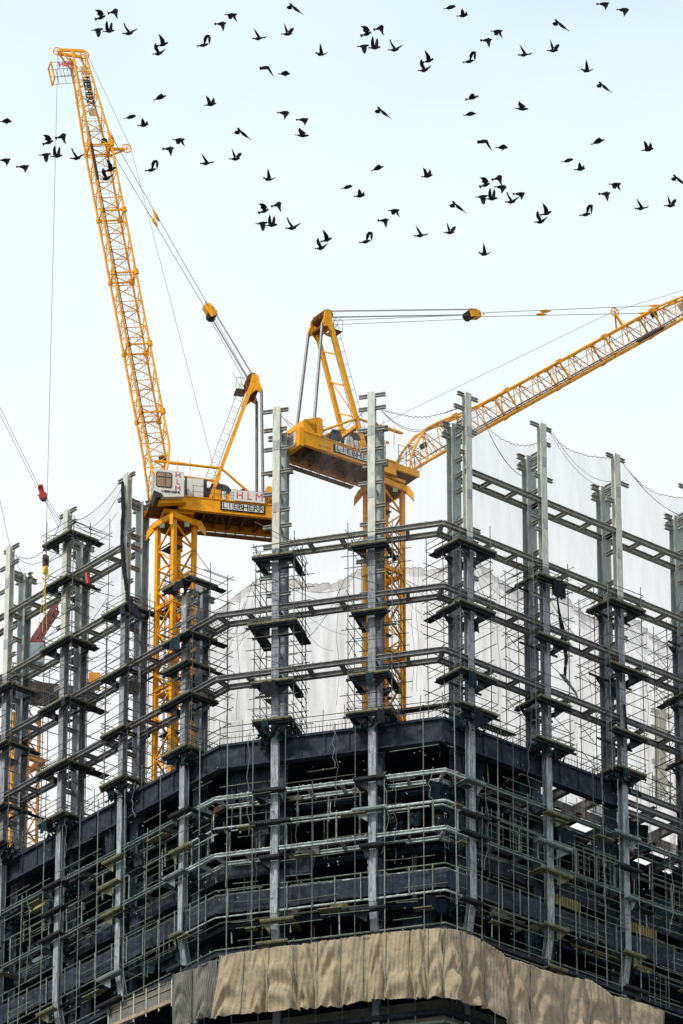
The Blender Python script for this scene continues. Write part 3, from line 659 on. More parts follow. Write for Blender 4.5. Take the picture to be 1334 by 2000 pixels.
# ------------------------------------------------------------------ tarpaulins
def tarp(pix, bot, f, d, m, label, seed, nu=220, folds=3.2, seams=4):
    top = [faceY(x, y, d, f) for x, y in pix]; b = [faceY(x, y, d-.25, f) for x, y in bot]
    th = empty('tarpaulin', b[0], label, 'tarpaulin', 'tarpaulins wrapping the tower foot')
    sc_ = len(top); n_ = seams
    rr = random.Random(seed); vs = []; nv = 60; nn = FD[f][2]
    def samp(pl, u):
        s = u*(len(pl)-1); j = min(int(s), len(pl)-2); return pl[j].lerp(pl[j+1], s-j)
    ph = [rr.uniform(0, 6.28) for _ in range(12)]
    for i in range(nu+1):
        u = i/nu; a, c = samp(top, u), samp(b, u); cell = min(n_-1e-6, max(0, (u+.045*math.sin(u*math.pi*2*n_/1.7)*u*(1-u)*4)*n_)) if 0 < u < 1 else u*n_; fr = cell-int(cell); ci = int(cell)
        for j in range(nv+1):
            v = j/nv; p = a.lerp(c, v); sw = math.sin(fr*math.pi)                       # swags hung between ties
            dx_ = fr-.5+.18*math.sin(ph[(ci+3) % 12]); am = .55+.6*abs(math.sin(ph[(ci+5) % 12]))
            cat = sum(math.sin((v*q_-dx_*dx_*(5+q_)*.55)*math.pi*2+ph[(ci+q_) % 12])/q_ for q_ in (2, 3)) # hanging curves between the ties
            dia = math.sin((fr*1.6+v*1.9)*3+ph[(ci+1) % 12])*.6+math.sin((fr*3.1-v*3.6)*2.4+ph[(ci+2) % 12])*.4+math.sin((fr*7+v*2.2)*2+ph[(ci+4) % 12])*.22
            p = p-nn*(.75*sw*(.25+v)*am+.55*am*cat*sw*(.30+.7*v)+.16*dia*(.4+.6*v)+.02*math.sin(u*171+v*9+ph[3])+rr.uniform(-.012, .012))
            p.z += -.28*sw*am*(v**5)+(-.22*sw if j == 0 else 0)
            vs.append(p)
    mb = MB(); mb.add(vs, [(i*(nv+1)+j, i*(nv+1)+j+1, (i+1)*(nv+1)+j+1, (i+1)*(nv+1)+j) for i in range(nu) for j in range(nv)])
    mb.build('cloth_sheet', m, th, True)
    for q in range(n_+1):
        i = min(nu, int(q*nu/n_)); MB().path([vs[i*(nv+1)+j]-nn*.05 for j in range(0, nv+1, 4)], .035, 4).build('tie_cord', 'polelight' if m == 'tarp' else 'pole', th)
    return th
k0x, k0y = proj(zz(corner(0, 0), Z['tarp'])); k1x, k1y = proj(zz(corner(1, 0), Z['tarp']))
tarp([(430, 1866), (510, 1852), (590, 1844), (668, 1832)], [(412, 1990), (510, 1978), (590, 1972), (668, 1966)], 'M', -.9, 'tarp', 'beige tarpaulin at the left of the wrapped foot, below the counterweight column', 3, seams=5)
tarp([(666, 1832), (740, 1822), (815, 1814), (872, 1812)], [(666, 1964), (740, 1952), (815, 1950), (872, 1950)], 'M', -.98, 'tarp', 'beige tarpaulin in the middle of the wrapped foot with deep swags', 5, seams=5)
tarp([(866, 1812), (900, 1816), (945, 1838), (990, 1868), (1040, 1886)], [(866, 1950), (900, 1956), (945, 1972), (990, 2000), (1040, 2025)], 'R', -.9, 'tarp', 'beige tarpaulin folding round the right corner of the foot', 7, seams=4)
tarp([(1036, 1884), (1100, 1905), (1150, 1912), (1196, 1944), (1230, 1950), (1296, 1974)], [(1036, 2025), (1100, 2050), (1150, 2070), (1196, 2090), (1230, 2100), (1296, 2125)], 'R', -.98, 'tarp', 'beige tarpaulin running off at the lower right, torn and crumpled', 9, seams=5)
tarp([(338, 1902), (375, 1893), (424, 1872)], [(338, 2010), (375, 2000), (424, 1990)], 'M', -.2, 'tarpgrey', 'dull grey tarpaulin at the far left end of the wrapped foot', 11, seams=2)
a, b = faceY(212, 1968, -.4, 'L'), faceY(336, 1916, -.4, 'L'); bl = empty('balustrade', a, 'cream railing with netting at the lower left, left of the grey tarpaulin', 'railing')
for i in range(6): p = a.lerp(b, i/5); MB().tube(p+V((0, 0, .3)), p-V((0, 0, 2.2)), .06).build('post', 'steel', bl)
mb = MB()
for h in (0, -.6): mb.tube(a+V((0, 0, h)), b+V((0, 0, h)), .04)
mb.bar(a-V((0, 0, 1.75)), b-V((0, 0, 1.75)), .2, .3); mb.build('rail', 'tarp', bl)
MB().bar((a+V((.05, .05, -.85))), (b+V((.05, .05, -.85))), .03, 1.4).build('mesh_panel', 'tarpgrey', bl)
# plank heap and ply sheets on the slab near the crane
a = faceY(768, 1388, 2.5, 'M'); mb = MB(); rr = random.Random(3)
for q in range(9): mb.bar(a+V((rr.uniform(-.2, .2), q*.28, q*.09)), a+V((4.6+rr.uniform(-.3, .3), q*.28-1.2, .1+q*.09+rr.uniform(-.05, .1))), .26, .06)
tag(mb.build('plank_stack', 'plank'), 'heap of brown planks on the slab right of the right crane mast', 'planks')
a = faceY(950, 1418, 1.2, 'R'); mb = MB()
for q in range(6): mb.bar(a+nR*q*.25+V((0, 0, q*.08+.2)), a+tR*3.2+nR*q*.25+V((0, 0, q*.08+.2)), .24, .07)
tag(mb.build('plank_stack', 'plank'), 'low stack of planks on the slab right of the tall column', 'planks')

# ------------------------------------------------------------------ cranes
def crane(name_label, axis_px, axis_py, Y, az, side, luff, jlen, zbot, group='yellow tower cranes', sheave=.77, hlm=True, cat='crane', attach=.80, fh=12.35, rl=9.3, tipwork=True, headroom=None):
    base = at(axis_px, axis_py, Y)                                       # top of the mast on its axis
    jx = V((math.cos(az), math.sin(az), 0)); jy = V((-jx.y, jx.x, 0))*side   # jy points to the camera side
    def T(x, y, z): return base+jx*x+jy*y+V((0, 0, z))
    th = empty('tower_crane', zz(base, zbot), name_label, cat, group)
    # mast
    mast = None; h = 1.08; q1 = tR; q2 = nR
    cs = [q1*a*h+q2*b*h for a, b in ((-1, -1), (1, -1), (1, 1), (-1, 1))]
    mb = MB()
    for c in cs: mb.bar(zz(base+c, zbot), base+c+V((0, 0, .2)), .36, .36, nR)
    mb.build('mast_legs', 'orange', th); mb = MB(); z = base.z; step = 1.95; fl = 0
    while z-step > zbot:
        for i in range(4):
            a, b = cs[i], cs[(i+1) % 4]
            if (fl+i) % 2: a, b = b, a
            mb.bar(zz(base+a, z), zz(base+b, z-step), .13, .13)
        if fl % 3 == 2:
            for i in range(4): mb.bar(zz(base+cs[i], z), zz(base+cs[(i+1) % 4], z), .12, .12)
        z -= step; fl += 1
    mb.build('mast_lattice', 'orange', th)
    mb = MB(); z = base.z-.5; c = (cs[2]+cs[3])*.2
    zz0 = zbot
    for sg in (-1, 1): mb.bar(zz(base+c+q1*.28*sg, zz0), zz(base+c+q1*.28*sg, z), .05, .05)
    while z > zz0: mb.tube(zz(base+c-q1*.28, z), zz(base+c+q1*.28, z), .02, 4); z -= .35
    z = base.z-2
    while z > zz0:                                                       # rest landings inside the mast
        mb.box((-.9, -.9, z), (.1, .9, z+.05), lambda x, y, zc: zz(base+q1*x+q2*y, zc)); z -= 5.8
    mb.build('mast_ladder', 'engine', th)
    for zc in (base.z-7.6, base.z-15.2):
        mb = MB()
        if zc < zbot: continue
        for i in range(4): mb.bar(zz(base+cs[i]*1.08, zc), zz(base+cs[(i+1) % 4]*1.08, zc), .3, .34); mb.bar(zz(base+cs[i]*1.05, zc-.25), zz(base+cs[(i+2) % 4]*.2, zc-.25), .14, .14)
        mb.build('mast_collar', 'orange', th)
    # crown with drooping corner lugs
    mb = MB(); H = 1.34; k4 = [q1*a*H+q2*b*H for a, b in ((-1, -1), (1, -1), (1, 1), (-1, 1))]
    for i in range(4):
        a, b = base+k4[i], base+k4[(i+1) % 4]; mb.bar(a+V((0, 0, .35)), b+V((0, 0, .35)), .3, .5)
        mb.prism([base+k4[i]*.86+V((0, 0, .7)), base+k4[i]*1.12+V((0, 0, .55)), base+k4[i]*1.32+V((0, 0, -.15)), base+k4[i]*1.34+V((0, 0, -.85)), base+k4[i]*1.22+V((0, 0, -.55)), base+k4[i]*1.0+V((0, 0, -.05))], k4[i].cross(V((0, 0, 1))).normalized()*.28)
        mb.bar(a+V((0, 0, .5)), base+k4[i]*.45+V((0, 0, 1.15)), .3, .3)
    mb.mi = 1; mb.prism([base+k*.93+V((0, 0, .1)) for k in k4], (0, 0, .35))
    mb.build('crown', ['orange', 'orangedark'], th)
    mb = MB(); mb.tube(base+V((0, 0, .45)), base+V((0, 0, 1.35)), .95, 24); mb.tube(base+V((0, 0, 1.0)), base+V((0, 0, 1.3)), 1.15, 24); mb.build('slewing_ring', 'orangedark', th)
    for i in (0, 1):                                                      # work lights on the crown
        c = base+(k4[3 if i == 0 else 1]*.55+k4[0]*.65)+V((0, 0, -.25))
        m_ = MB(); vdir = (CAM-c).normalized(); m_.bar(c, c+vdir*.12, .42, .36); m_.build('floodlight', 'lampglass', th)
    z0, z1 = 1.15, 2.3                                                    # turntable deck
    # counter jib chassis
    mb = MB()
    for y in (-1.55, 1.55):
        mb.mi = 0; mb.box((-rl, y-.1, z0), (.1, y+.1, z1), T); mb.box((-rl, y-.17, z1), (.1, y+.17, z1+.08), T); mb.box((-rl, y-.17, z0-.08), (.1, y+.17, z0), T)
        mb.box((.1, y-.1, z1-.6), (2.5, y+.1, z1), T)
    mb.mi = 1
    x = -rl+.3
    while x < 1: mb.box((x, -1.44, z0+.05), (x+.14, 1.44, z0+.5), T); x += 1.15
    mb.box((-rl+.1, -1.44, z0+.55), (2.4, 1.44, z0+.62), T)
    for i in range(8): xx = -rl+.3+i*1.15; sg = 1 if i % 2 else -1; mb.bar(T(xx, -1.4*sg, z0+.1), T(xx+1.15, 1.4*sg, z0+.1), .08, .08)
    mb.mi = 0; mb.box((-1.3, -1.3, .9), (1.3, 1.3, z0+.02), T)
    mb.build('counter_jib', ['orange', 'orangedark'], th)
    # maintenance gallery under the side of the counter jib
    for y in (1.75, -1.75):
        mb = MB()
        mb.bar(T(-8.8, y, z0-.35), T(-2, y, z0-.35), .55, .05); mb.tube(T(-8.8, y*1.12, z0+.35), T(-2, y*1.12, z0+.35), .03); mb.tube(T(-8.8, y*1.12, z0-.02), T(-2, y*1.12, z0-.02), .03)
        for i in range(9): xx = -8.8+i*.85; mb.tube(T(xx, y*1.12, z0-.35), T(xx, y*1.12, z0+.38), .025, 4); mb.bar(T(xx, y*.84, z0+.1), T(xx, y*1.1, z0-.33), .05, .05)
        if y < 0: mb.build('gallery', 'orangedark', th)
    mb = MB(); mb.box((-rl-.05, -1.66, z1+.1), (-rl+1.3, 1.66, z1+1.1), T); mb.prism([T(-7.9, -1.66, z1+.1), T(-7.4, -1.66, z1+.1), T(-7.4, -1.66, z1+1.75), T(-7.75, -1.66, z1+1.85), T(-rl, -1.66, z1+1.15), T(-rl, -1.66, z1+1.11)], jy*3.32)
    mb.box((-rl-.45, -1.7, z0-.25), (-rl-.02, 1.7, z1+.3), T)
    cwo = mb.build('counterweight', 'orange', th)
    mb = MB(); mb.box((-rl-.49, -1.15, z0+.0), (-rl-.46, 1.15, z1+.1), T); mb.build('rear_plate', 'white', cwo)
    mb = MB()
    for i in range(3): mb.box((-rl-.52, -.9, z0+.25+i*.28), (-rl-.50, .9, z0+.32+i*.28), T)
    mb.build('lettering', 'orangedark', cwo)
    # side sign
    sg = MB(); sg.box((-7.25, 1.66, z0+.2), (-3.45, 1.72, z0+1.02), T) if hlm else sg.box((-6.3, 1.66, z0+.22), (-1.8, 1.72, z0+.95), T)
    sgn = sg.build('side_sign', 'signblack', th)
    mid = T(-5.35, 1.73, z0+.62) if hlm else T(-4.05, 1.73, z0+.58)
    right = -jx if proj(T(-1, 0, 0))[0] > proj(T(1, 0, 0))[0] else jx
    mb = MB(); wdt = 3.6 if hlm else 4.2
    for i in range(8):                                                    # pale letter tiles like the cut-out plate
        c = mid+right*((i-3.5)*wdt/8); mb.bar(c-right*(wdt/16-.03), c+right*(wdt/16-.02), .02, .62, V((0, 0, 1)))
    mb.build('letter_tiles', 'signwhite', sgn)
    for i, ch in enumerate('LIEBHERR'): text('letter', ch, .74, 'signblack', sgn, mid+right*((i-3.5)*wdt/8)+jy*.02, right, V((0, 0, 1)), .01, 0, 1.0)
    # machinery on the deck
    mb = MB(); mb.box((-.55, -1.35, z1+.1), (-2.4, 1.0, z1+2.2), T); mb.box((-2.4, -1.2, z1+.1), (-3.1, .9, z1+1.5), T); mb.build('machine_house', 'engine', th)
    mb = MB(); mb.box((-.75, 1.3, z1+.15), (-2.0, 1.36, z1+2.0), T); mb.box((-.75, 1.0, z1+.15), (-2.0, 1.29, z1+.25), T)
    for xx in (-.75, -2.06): mb.box((xx, 1.02, z1+.15), (xx+.06, 1.30, z1+2.05), T)
    mb.build('cabinet', 'white', th)
    mb = MB()
    for x_, r_ in ((-3.7, .85), (-5.6, .6)): mb.tube(T(x_, -1.0, z1+1.05), T(x_, 1.0, z1+1.05), r_*.75, 18); mb.tube(T(x_, -1.06, z1+1.05), T(x_, -1.0, z1+1.05), r_, 18); mb.tube(T(x_, 1.0, z1+1.05), T(x_, 1.06, z1+1.05), r_, 18)
    mb.tube(T(-2.8, .4, z1+1.9), T(-4.4, .4, z1+1.2), .33, 12)
    mb.build('winch', 'engine', th)
    mb = MB(); mb.box((-2.9, 1.0, z1+.1), (-3.5, 1.45, z1+1.1), T); mb.box((-4.0, 1.1, z1+.1), (-4.5, 1.4, z1+.8), T); mb.box((-3.2, -1.3, z1+.1), (-6.2, -1.1, z1+.9), T); mb.build('winch_frame', 'orange', th)
    mb = MB(); mb.box((-3.6, 1.2, z1+.1), (-3.95, 1.45, z1+1.0), T); mb.prism([T(-4.2, 1.3, z1+.1), T(-5.0, 1.3, z1+.1), T(-4.9, 1.3, z1+.95), T(-4.6, 1.3, z1+1.2), T(-4.3, 1.3, z1+.95)], jy*.3); mb.build('equipment_box', 'white', th)
    # banner
    if hlm:
        mb = MB(); mb.box((-4.6, 1.75, z1+.05), (-7.2, 1.79, z1+1.05), T); bn = mb.build('banner', 'signwhite', th)
        text('lettering', 'H L M', 1.0, 'red', bn, T(-5.9, 1.80, z1+.55), right, V((0, 0, 1)), .01, .0, .92)
    mb = MB()                                                             # deck hand rails
    for y in (1.72, -1.72):
        for hgt in (.55, 1.1): mb.tube(T(-7.4, y, z1+hgt), T(-1 if y > 0 else 2.4, y, z1+hgt), .022, 4)
        for i in range(8): xx = -7.4+i*.9; mb.tube(T(xx, y, z1), T(xx, y, z1+1.15), .025, 4)
    mb.build('deck_railing', 'cable', th)
    if not hlm:
        mb = MB()
        for xx in (.3, 1.1, 1.9, 2.6):
            mb.tube(T(xx, 1.7, z1), T(xx, 1.7, z1+1.8), .03, 4); mb.tube(T(xx, -1.7, z1), T(xx, -1.7, z1+1.8), .03, 4)
        for hgt in (.6, 1.2, 1.8): mb.tube(T(.3, 1.7, z1+hgt), T(2.6, 1.7, z1+hgt), .025, 4); mb.tube(T(.3, -1.7, z1+hgt), T(2.6, -1.7, z1+hgt), .025, 4); mb.tube(T(2.6, 1.7, z1+hgt), T(2.6, -1.7, z1+hgt), .025, 4)
        mb.build('front_railing', 'cable', th)
    # cab
    if hlm:
        cb = MB(); y0, y1 = 1.25, 2.75
        prof = [(2.35, z1-1.0), (2.42, z1-.25), (2.35, z1+1.6), (2.15, z1+1.75), (-.12, z1+1.75), (-.12, z1-.6), (2.05, z1-.9)]
        cb.prism([T(x, y0, z) for x, z in prof], jy*(y1-y0)); cab = cb.build('cab', 'white', th)
        def rr4(x0, x1, za, zb, y, m, nm, t=.04, par=cab):
            m_ = MB(); c = .14; pr = [(x0+c, za), (x1-c, za), (x1, za+c), (x1, zb-c), (x1-c, zb), (x0+c, zb), (x0, zb-c), (x0, za+c)]
            m_.prism([T(x, y, z) for x, z in pr], jy*t); return m_.build(nm, m, par)
        wn = rr4(.90, 2.28, z1+.05, z1+1.52, y1, 'frame', 'window', .03)
        rr4(.98, 2.22, z1+.13, z1+1.45, y1+.03, 'glass', 'pane', .01, wn)
        m_ = MB(); m_.bar(T(1.5, y1+.06, z1+.15), T(1.5, y1+.06, z1+1.43), .05, .03); m_.bar(T(1.0, y1+.06, z1+1.05), T(2.2, y1+.06, z1+1.05), .04, .03); m_.build('mullion', 'frame', wn)
        m_ = MB(); m_.box((2.38, y0+.15, z1+.1), (2.44, y1-.15, z1+1.4), T); m_.build('windscreen', 'glass', cab)
        m_ = MB(); m_.prism([T(2.37, y1+.02, z1-1.0), T(2.45, y1+.02, z1-.3), T(1.75, y1+.02, z1-.55), T(1.6, y1+.02, z1-.82)], -jy*1.5); m_.build('lower_window', 'frame', cab)
        for i, ch in enumerate('HLM'): text('lettering', ch, .68, 'red', cab, T(.42, y1+.02, z1+1.36-i*.64), right, V((0, 0, 1)), .01, .0, 1.0)
        text('maker_lettering', 'LIEBHERR', .30, 'signblack', cab, T(1.0, y1+.02, z1-.30), right, V((0, 0, 1)), .01, .005, 1.25)
        m_ = MB(); m_.bar(T(1.9, 2.0, z1-1.1), T(-.4, 2.0, z1-.7), .6, .3); m_.build('cab_bracket', 'orange', th)
    # A-frame
    fx, fz, tx, tz = -2.55, z1, -6.35, z1+fh
    for sg in (-1, 1):
        hd = T(tx, sg*.95, tz-.1)
        MB().bar(T(fx, sg*1.15, fz), hd, .28, .36, jy).build('a_frame_leg', 'orange', th)
        # rounded head horn
        m_ = MB(); m_.prism([T(tx+0.70, sg*.95, tz-1.60), T(tx+0.33, sg*.95, tz-0.48), T(tx+0.18, sg*.95, tz+0.44), T(tx-0.15, sg*.95, tz+0.56), T(tx-0.41, sg*.95, tz+0.32), T(tx-0.48, sg*.95, tz-0.24), T(tx-0.78, sg*.95, tz-1.04), T(tx-0.52, sg*.95, tz-1.20), T(tx-0.18, sg*.95, tz-1.00), T(tx+0.22, sg*.95, tz-1.44)], jy*(.16*sg)); m_.build('a_frame_head', 'orange', th)
        # back stay rods
        MB().tube(T(tx-.66, sg*1.0, tz-.95), T(-rl+1.2, sg*1.35, z1+.7), .13, 8).build('back_stay', 'rod', th)
    m_ = MB()
    for f_ in (.28, .5, .72, .86): a, b = T(lerp(fx, tx, f_), 1.05, lerp(fz, tz, f_)), T(lerp(fx, tx, f_+.1), -1.05, lerp(fz, tz, f_+.1)); m_.bar(a, b, .12, .12)
    for f_ in (.22, .93): m_.bar(T(lerp(fx, tx, f_), 1.1, lerp(fz, tz, f_)), T(lerp(fx, tx, f_), -1.1, lerp(fz, tz, f_)), .3, .34)
    m_.bar(T(lerp(fx, tx, .28), 1.05, lerp(fz, tz, .28)), T(lerp(fx, tx, .62), -.95, lerp(fz, tz, .62)), .1, .1)
    m_.build('a_frame_bracing', 'orange', th)
    m_ = MB(); m_.tube(T(tx+.05, -1.0, tz+.25), T(tx+.05, 1.0, tz+.25), .42, 16); m_.tube(T(tx-.2, -.8, tz-.9), T(tx-.2, .8, tz-.9), .25, 12)
    for yy in (-.7, -.35, 0, .35, .7): m_.tube(T(tx+.05, yy-.04, tz+.25), T(tx+.05, yy+.04, tz+.25), .5, 16)
    m_.build('head_sheaves', 'orangedark', th)
    # ladder with hoops on the front of the A-frame
    m_ = MB(); ofs = .75
    def AF(f_, y, o): d_ = V((fz-tz, 0, tx-fx)); return T(lerp(fx, tx, f_)+o*.915, y, lerp(fz, tz, f_)+o*.40)
    for y in (.25, .75):
        m_.tube(AF(.05, y, .3), AF(.97, y, .3), .025, 4); m_.tube(AF(.12, y, .95), AF(.97, y, .95), .018, 4)
    i = .05
    while i < .97: m_.tube(AF(i, .25, .3), AF(i, .75, .3), .018, 4); i += .035
    i = .12
    while i < .97:
        m_.path([AF(i, .25, .3), AF(i, .1, .7), AF(i, .3, .95), AF(i, .7, .95), AF(i, .9, .7), AF(i, .75, .3)], .018, 4); i += .09
    for o_ in (1.2, 1.9): m_.tube(AF(.9, .5, o_*.2), AF(1.0, .5, o_), .02, 4)
    m_.box((tx+.6, -.4, tz-1.0), (tx+1.5, .9, tz-.95), T)
    for xx in (tx+.6, tx+1.5):
        m_.tube(T(xx, .9, tz-1), T(xx, .9, tz+.1), .02, 4)
    m_.tube(T(tx+.6, .9, tz+.1), T(tx+1.5, .9, tz+.1), .02, 4)
    m_.build('caged_ladder', 'cable', th)
    # buffer struts: front horizontal pipe and raking rear pipes
    kx, kz = -2.9, z1+1.75+.9
    kx = lerp(fx, tx, .27); kz = lerp(fz, tz, .27)
    for sg in (-1, 1):
        m_ = MB(); m_.tube(T(kx, sg*1.15, kz), T(2.1 if hlm else 1.2, sg*1.0, kz+.15), .12, 8); m_.tube(T(.9, sg*1.05, kz+.1), T(-.5, sg*1.05, kz+.1), .15, 8); m_.build('buffer_strut', 'orange', th)
        m_ = MB(); m_.tube(T(kx, sg*1.15, kz), T(-rl+1.6, sg*1.3, z1+.55), .11, 8); m_.build('rear_strut', 'orange', th)
    m_ = MB()
    for xx, zt in ((-.9, 1.6), (.2, 1.2)): m_.tube(T(xx, 1.2, z1+1.9), T(xx, 1.2, z1+3.0+zt*.6), .035, 5)
    m_.build('antenna', 'orange', th)
    # jib: square lattice, foot and tip tapered
    ja = V((math.cos(luff), 0, math.sin(luff))); jn = V((-math.sin(luff), 0, math.cos(luff)))     # along, up-normal in crane frame
    fo = V((1.55, 0, z1+.35))
    def J(s, y, u): p = fo+ja*s+jn*u; return T(p.x, y, p.z)
    hw = .90; hh_ = .92
    def wy(s): return lerp(1.35, hw, min(1, s/4.5)) if s < 4.5 else (lerp(hw, .62, max(0, (s-(jlen-8))/8)))
    def uu(s, top):                                                      # profile: both chords leave the foot pin
        k = min(1, max(.0, s)/4.6); e_ = max(0, (s-(jlen-9))/9)
        if top: return lerp(.12, hh_*2+.1, k**.62)*(1)-(.75*e_)+(-.35)+(0 if hlm else .45*math.exp(-((s-5)/4)**2)*min(1, s/2))
        return lerp(-.12, 0, k)-.35+.15*e_-(.0)
    ss = [0, .7, 1.5, 2.6, 3.6, 4.6]; st = 1.28
    while ss[-1]+st < jlen: ss.append(ss[-1]+st)
    ss[-1] = jlen
    for sg in (-1, 1):
        for top in (0, 1):
            m_ = MB(); m_.path([J(s, sg*wy(s), uu(s, top)) for s in ss], .105 if top else .115, 6); m_.build('jib_chord', 'orange', th)
    m_ = MB()
    for i in range(1, len(ss)-1):
        a, b = ss[i], ss[i+1]
        for sg in (-1, 1):                                               # zigzag on both sides
            if i % 2: m_.tube(J(a, sg*wy(a), uu(a, 0)), J(b, sg*wy(b), uu(b, 1)), .045, 5)
            else: m_.tube(J(a, sg*wy(a), uu(a, 1)), J(b, sg*wy(b), uu(b, 0)), .045, 5)
            if i % 2 == 0: m_.tube(J(a, sg*wy(a), uu(a, 0)), J(a, sg*wy(a), uu(a, 1)), .04, 5)
        for top in (0, 1):                                               # diagonals across top and bottom
            s1_ = 1 if i % 2 else -1
            m_.tube(J(a, s1_*wy(a), uu(a, top)), J(b, -s1_*wy(b), uu(b, top)), .038, 5)
            if i % 2 == 0: m_.tube(J(a, wy(a), uu(a, top)), J(a, -wy(a), uu(a, top)), .038, 5)
        if i % 4 == 0: m_.tube(J(a, wy(a), uu(a, 0)), J(a, -wy(a), uu(a, 1)), .03, 4)
    m_.build('jib_lattice', 'orange', th)
    m_ = MB()                                                            # walkway with wire sides up the jib
    for y in (-.25, .25): m_.tube(J(3, y, .0), J(jlen-1, y, .0), .022, 4); m_.tube(J(3, y*1.6, .95), J(jlen-2, y*1.6, .95), .014, 4)
    s = 3
    while s < jlen-1: m_.tube(J(s, -.25, 0), J(s, .25, 0), .018, 4); s += .5
    s = 4
    while s < jlen-2: m_.tube(J(s, -.4, .0), J(s, -.4, .95), .014, 4); m_.tube(J(s, .4, .0), J(s, .4, .95), .014, 4); s += 1.6
    m_.build('jib_walkway', 'cable', th)
    for f_ in (.18, .33, .49, .63, .78):
        s = f_*jlen; m_ = MB()
        for sg in (-1, 1): m_.bar(J(s-.25, sg*hw, uu(s, 1)), J(s+.25, sg*hw, uu(s, 1)), .3, .34); m_.bar(J(s-.18, sg*hw, uu(s, 0)), J(s+.18, sg*hw, uu(s, 0)), .28, .3)
        for sg in (-1, 1): m_.bar(J(s, sg*hw, uu(s, 0)), J(s, sg*hw, uu(s, 1)), .12, .12)
        for tp_ in (0, 1): m_.bar(J(s, -hw, uu(s, tp_)), J(s, hw, uu(s, tp_)), .1, .1)
        m_.build('jib_joint', 'orange', th)
    m_ = MB(); m_.tube(J(5, hw+.16, -.2), J(jlen*.82, hw+.16, -.2), .05, 5); m_.tube(J(5, -hw+.1, .1), J(jlen*.9, -hw+.1, .1), .05, 5); m_.bar(J(jlen*.7, hw+.05, -.25), J(jlen*.78, hw+.05, -.25), .2, .28); m_.build('jib_cable_duct', 'frame', th)
    MB().bar(J(3.4, .4, .9), J(3.9, .4, .9), .4, .45).build('jib_floodlight', 'frame', th); m_ = MB(); m_.bar(J(jlen*.79, .2, 1.2), J(jlen*.80, .2, 1.2), .4, .4); m_.build('jib_floodlight', 'frame', th)
    # curved reach plates at jib foot
    # sheave outrigger
    s = sheave*jlen; top_ = uu(s, 1)
    m_ = MB(); m_.bar(J(s, .5, top_), J(s+.25, .2, top_+1.2), .14, .14); m_.bar(J(s+.9, -.5, top_), J(s+.3, .1, top_+1.2), .12, .12); m_.bar(J(s, -.5, top_), J(s+.2, .2, top_+1.3), .14, .14)
    cen = fo+ja*(s+.3)+jn*(top_+1.45); c1 = T(cen.x, .2, cen.z); rad = .42
    for i in range(16): a, b = 2*math.pi*i/16, 2*math.pi*(i+1)/16; m_.tube(c1+(jx*math.cos(a)+V((0, 0, 1))*math.sin(a))*rad, c1+(jx*math.cos(b)+V((0, 0, 1))*math.sin(b))*rad, .05, 5)
    for i in range(4): a = math.pi*i/4; d_ = (jx*math.cos(a)+V((0, 0, 1))*math.sin(a))*rad; m_.tube(c1-d_, c1+d_, .03, 4)
    m_.build('rope_sheave', 'orange', th)
    # pendants
    pa = attach*jlen; head = T(tx+.05, 0, tz+.6)
    att = {sg: J(pa, sg*hw*.9, uu(pa, 1)+.15) for sg in (-1, 1)}
    for sg in (-1, 1):
        m_ = MB(); q_ = J(pa-2.2, sg*hw*.9, uu(pa, 1)); d_ = (head-att[sg]).normalized()
        m_.prism([att[sg]+jy*.05*sg, J(pa-1.2, sg*hw*.9, uu(pa, 1)-.1), J(pa+.9, sg*hw*.9, uu(pa, 1)-.1)], jy*.14); m_.tube(att[sg], att[sg]+d_*.9, .14, 8, .05); m_.build('pendant_lug', 'orange', th)
    fb = .285 if hlm else .445                                              # rope block between head and jib
    mid_ = (att[1]+att[-1])/2; blk = head.lerp(mid_, fb)+V((0, 0, -.25))
    dblk = (mid_-head).normalized()
    for sg in (-1, 1):
        for o_ in (0, .16): MB().tube(T(tx+.05, sg*.55+o_*sg, tz+.65), blk+jy*(sg*.5+o_*sg)+V((0, 0, .28)), .028, 5).build('luffing_rope', 'cable', th)
        MB().tube(T(tx+.05, sg*.45, tz-.2), blk+jy*sg*.45+V((0, 0, -.2)), .024, 5).build('luffing_rope', 'cable', th)
        MB().tube(blk+jy*sg*.4+dblk*.4, att[sg]+(head-att[sg]).normalized()*.7, .028, 5).build('pendant', 'cable', th)
        c = att[sg].lerp(blk, .45 if hlm else .60); m_ = MB(); d_ = (blk-att[sg]).normalized(); m_.tube(c-d_*.55, c, .02, 8, .15); m_.tube(c, c+d_*.35, .15, 8, .15); m_.tube(c+d_*.35, c+d_*.75, .15, 8, .03); m_.build('pendant_coupling', 'orange', th)
    m_ = MB(); m_.bar(blk-dblk*.35, blk+dblk*.75, .75, .62); m_.bar(blk-dblk*.6+jy*.52, blk+dblk*.3+jy*.52, .08, .7); m_.mi = 1
    for yy in (-.45, -.15, .15, .45): m_.tube(blk-dblk*.25+jy*(yy-.05), blk-dblk*.25+jy*(yy+.05), .42, 14)
    m_.mi = 2
    for i in range(5): m_.bar(blk+dblk*(.4+.15*i)+jy*(i-2)*.2, blk+dblk*(.6+.1*i)+jy*(i-2)*.25+V((0, 0, random.uniform(-.5, .3))), .06, .06)
    m_.build('pulley_block', ['orange', 'engine', 'engine'], th)
    # hoist rope: tip -> sheave -> winch
    tip = J(jlen+.1, 0, uu(jlen, 1)+.35)
    MB().path([tip, c1+(c1-T(0, 0, 0)).normalized()*.0+jx*(-.4 if hlm else -.2), T(-3.7, 0, z1+1.7)], .018, 5).build('hoist_rope', 'cable', th)
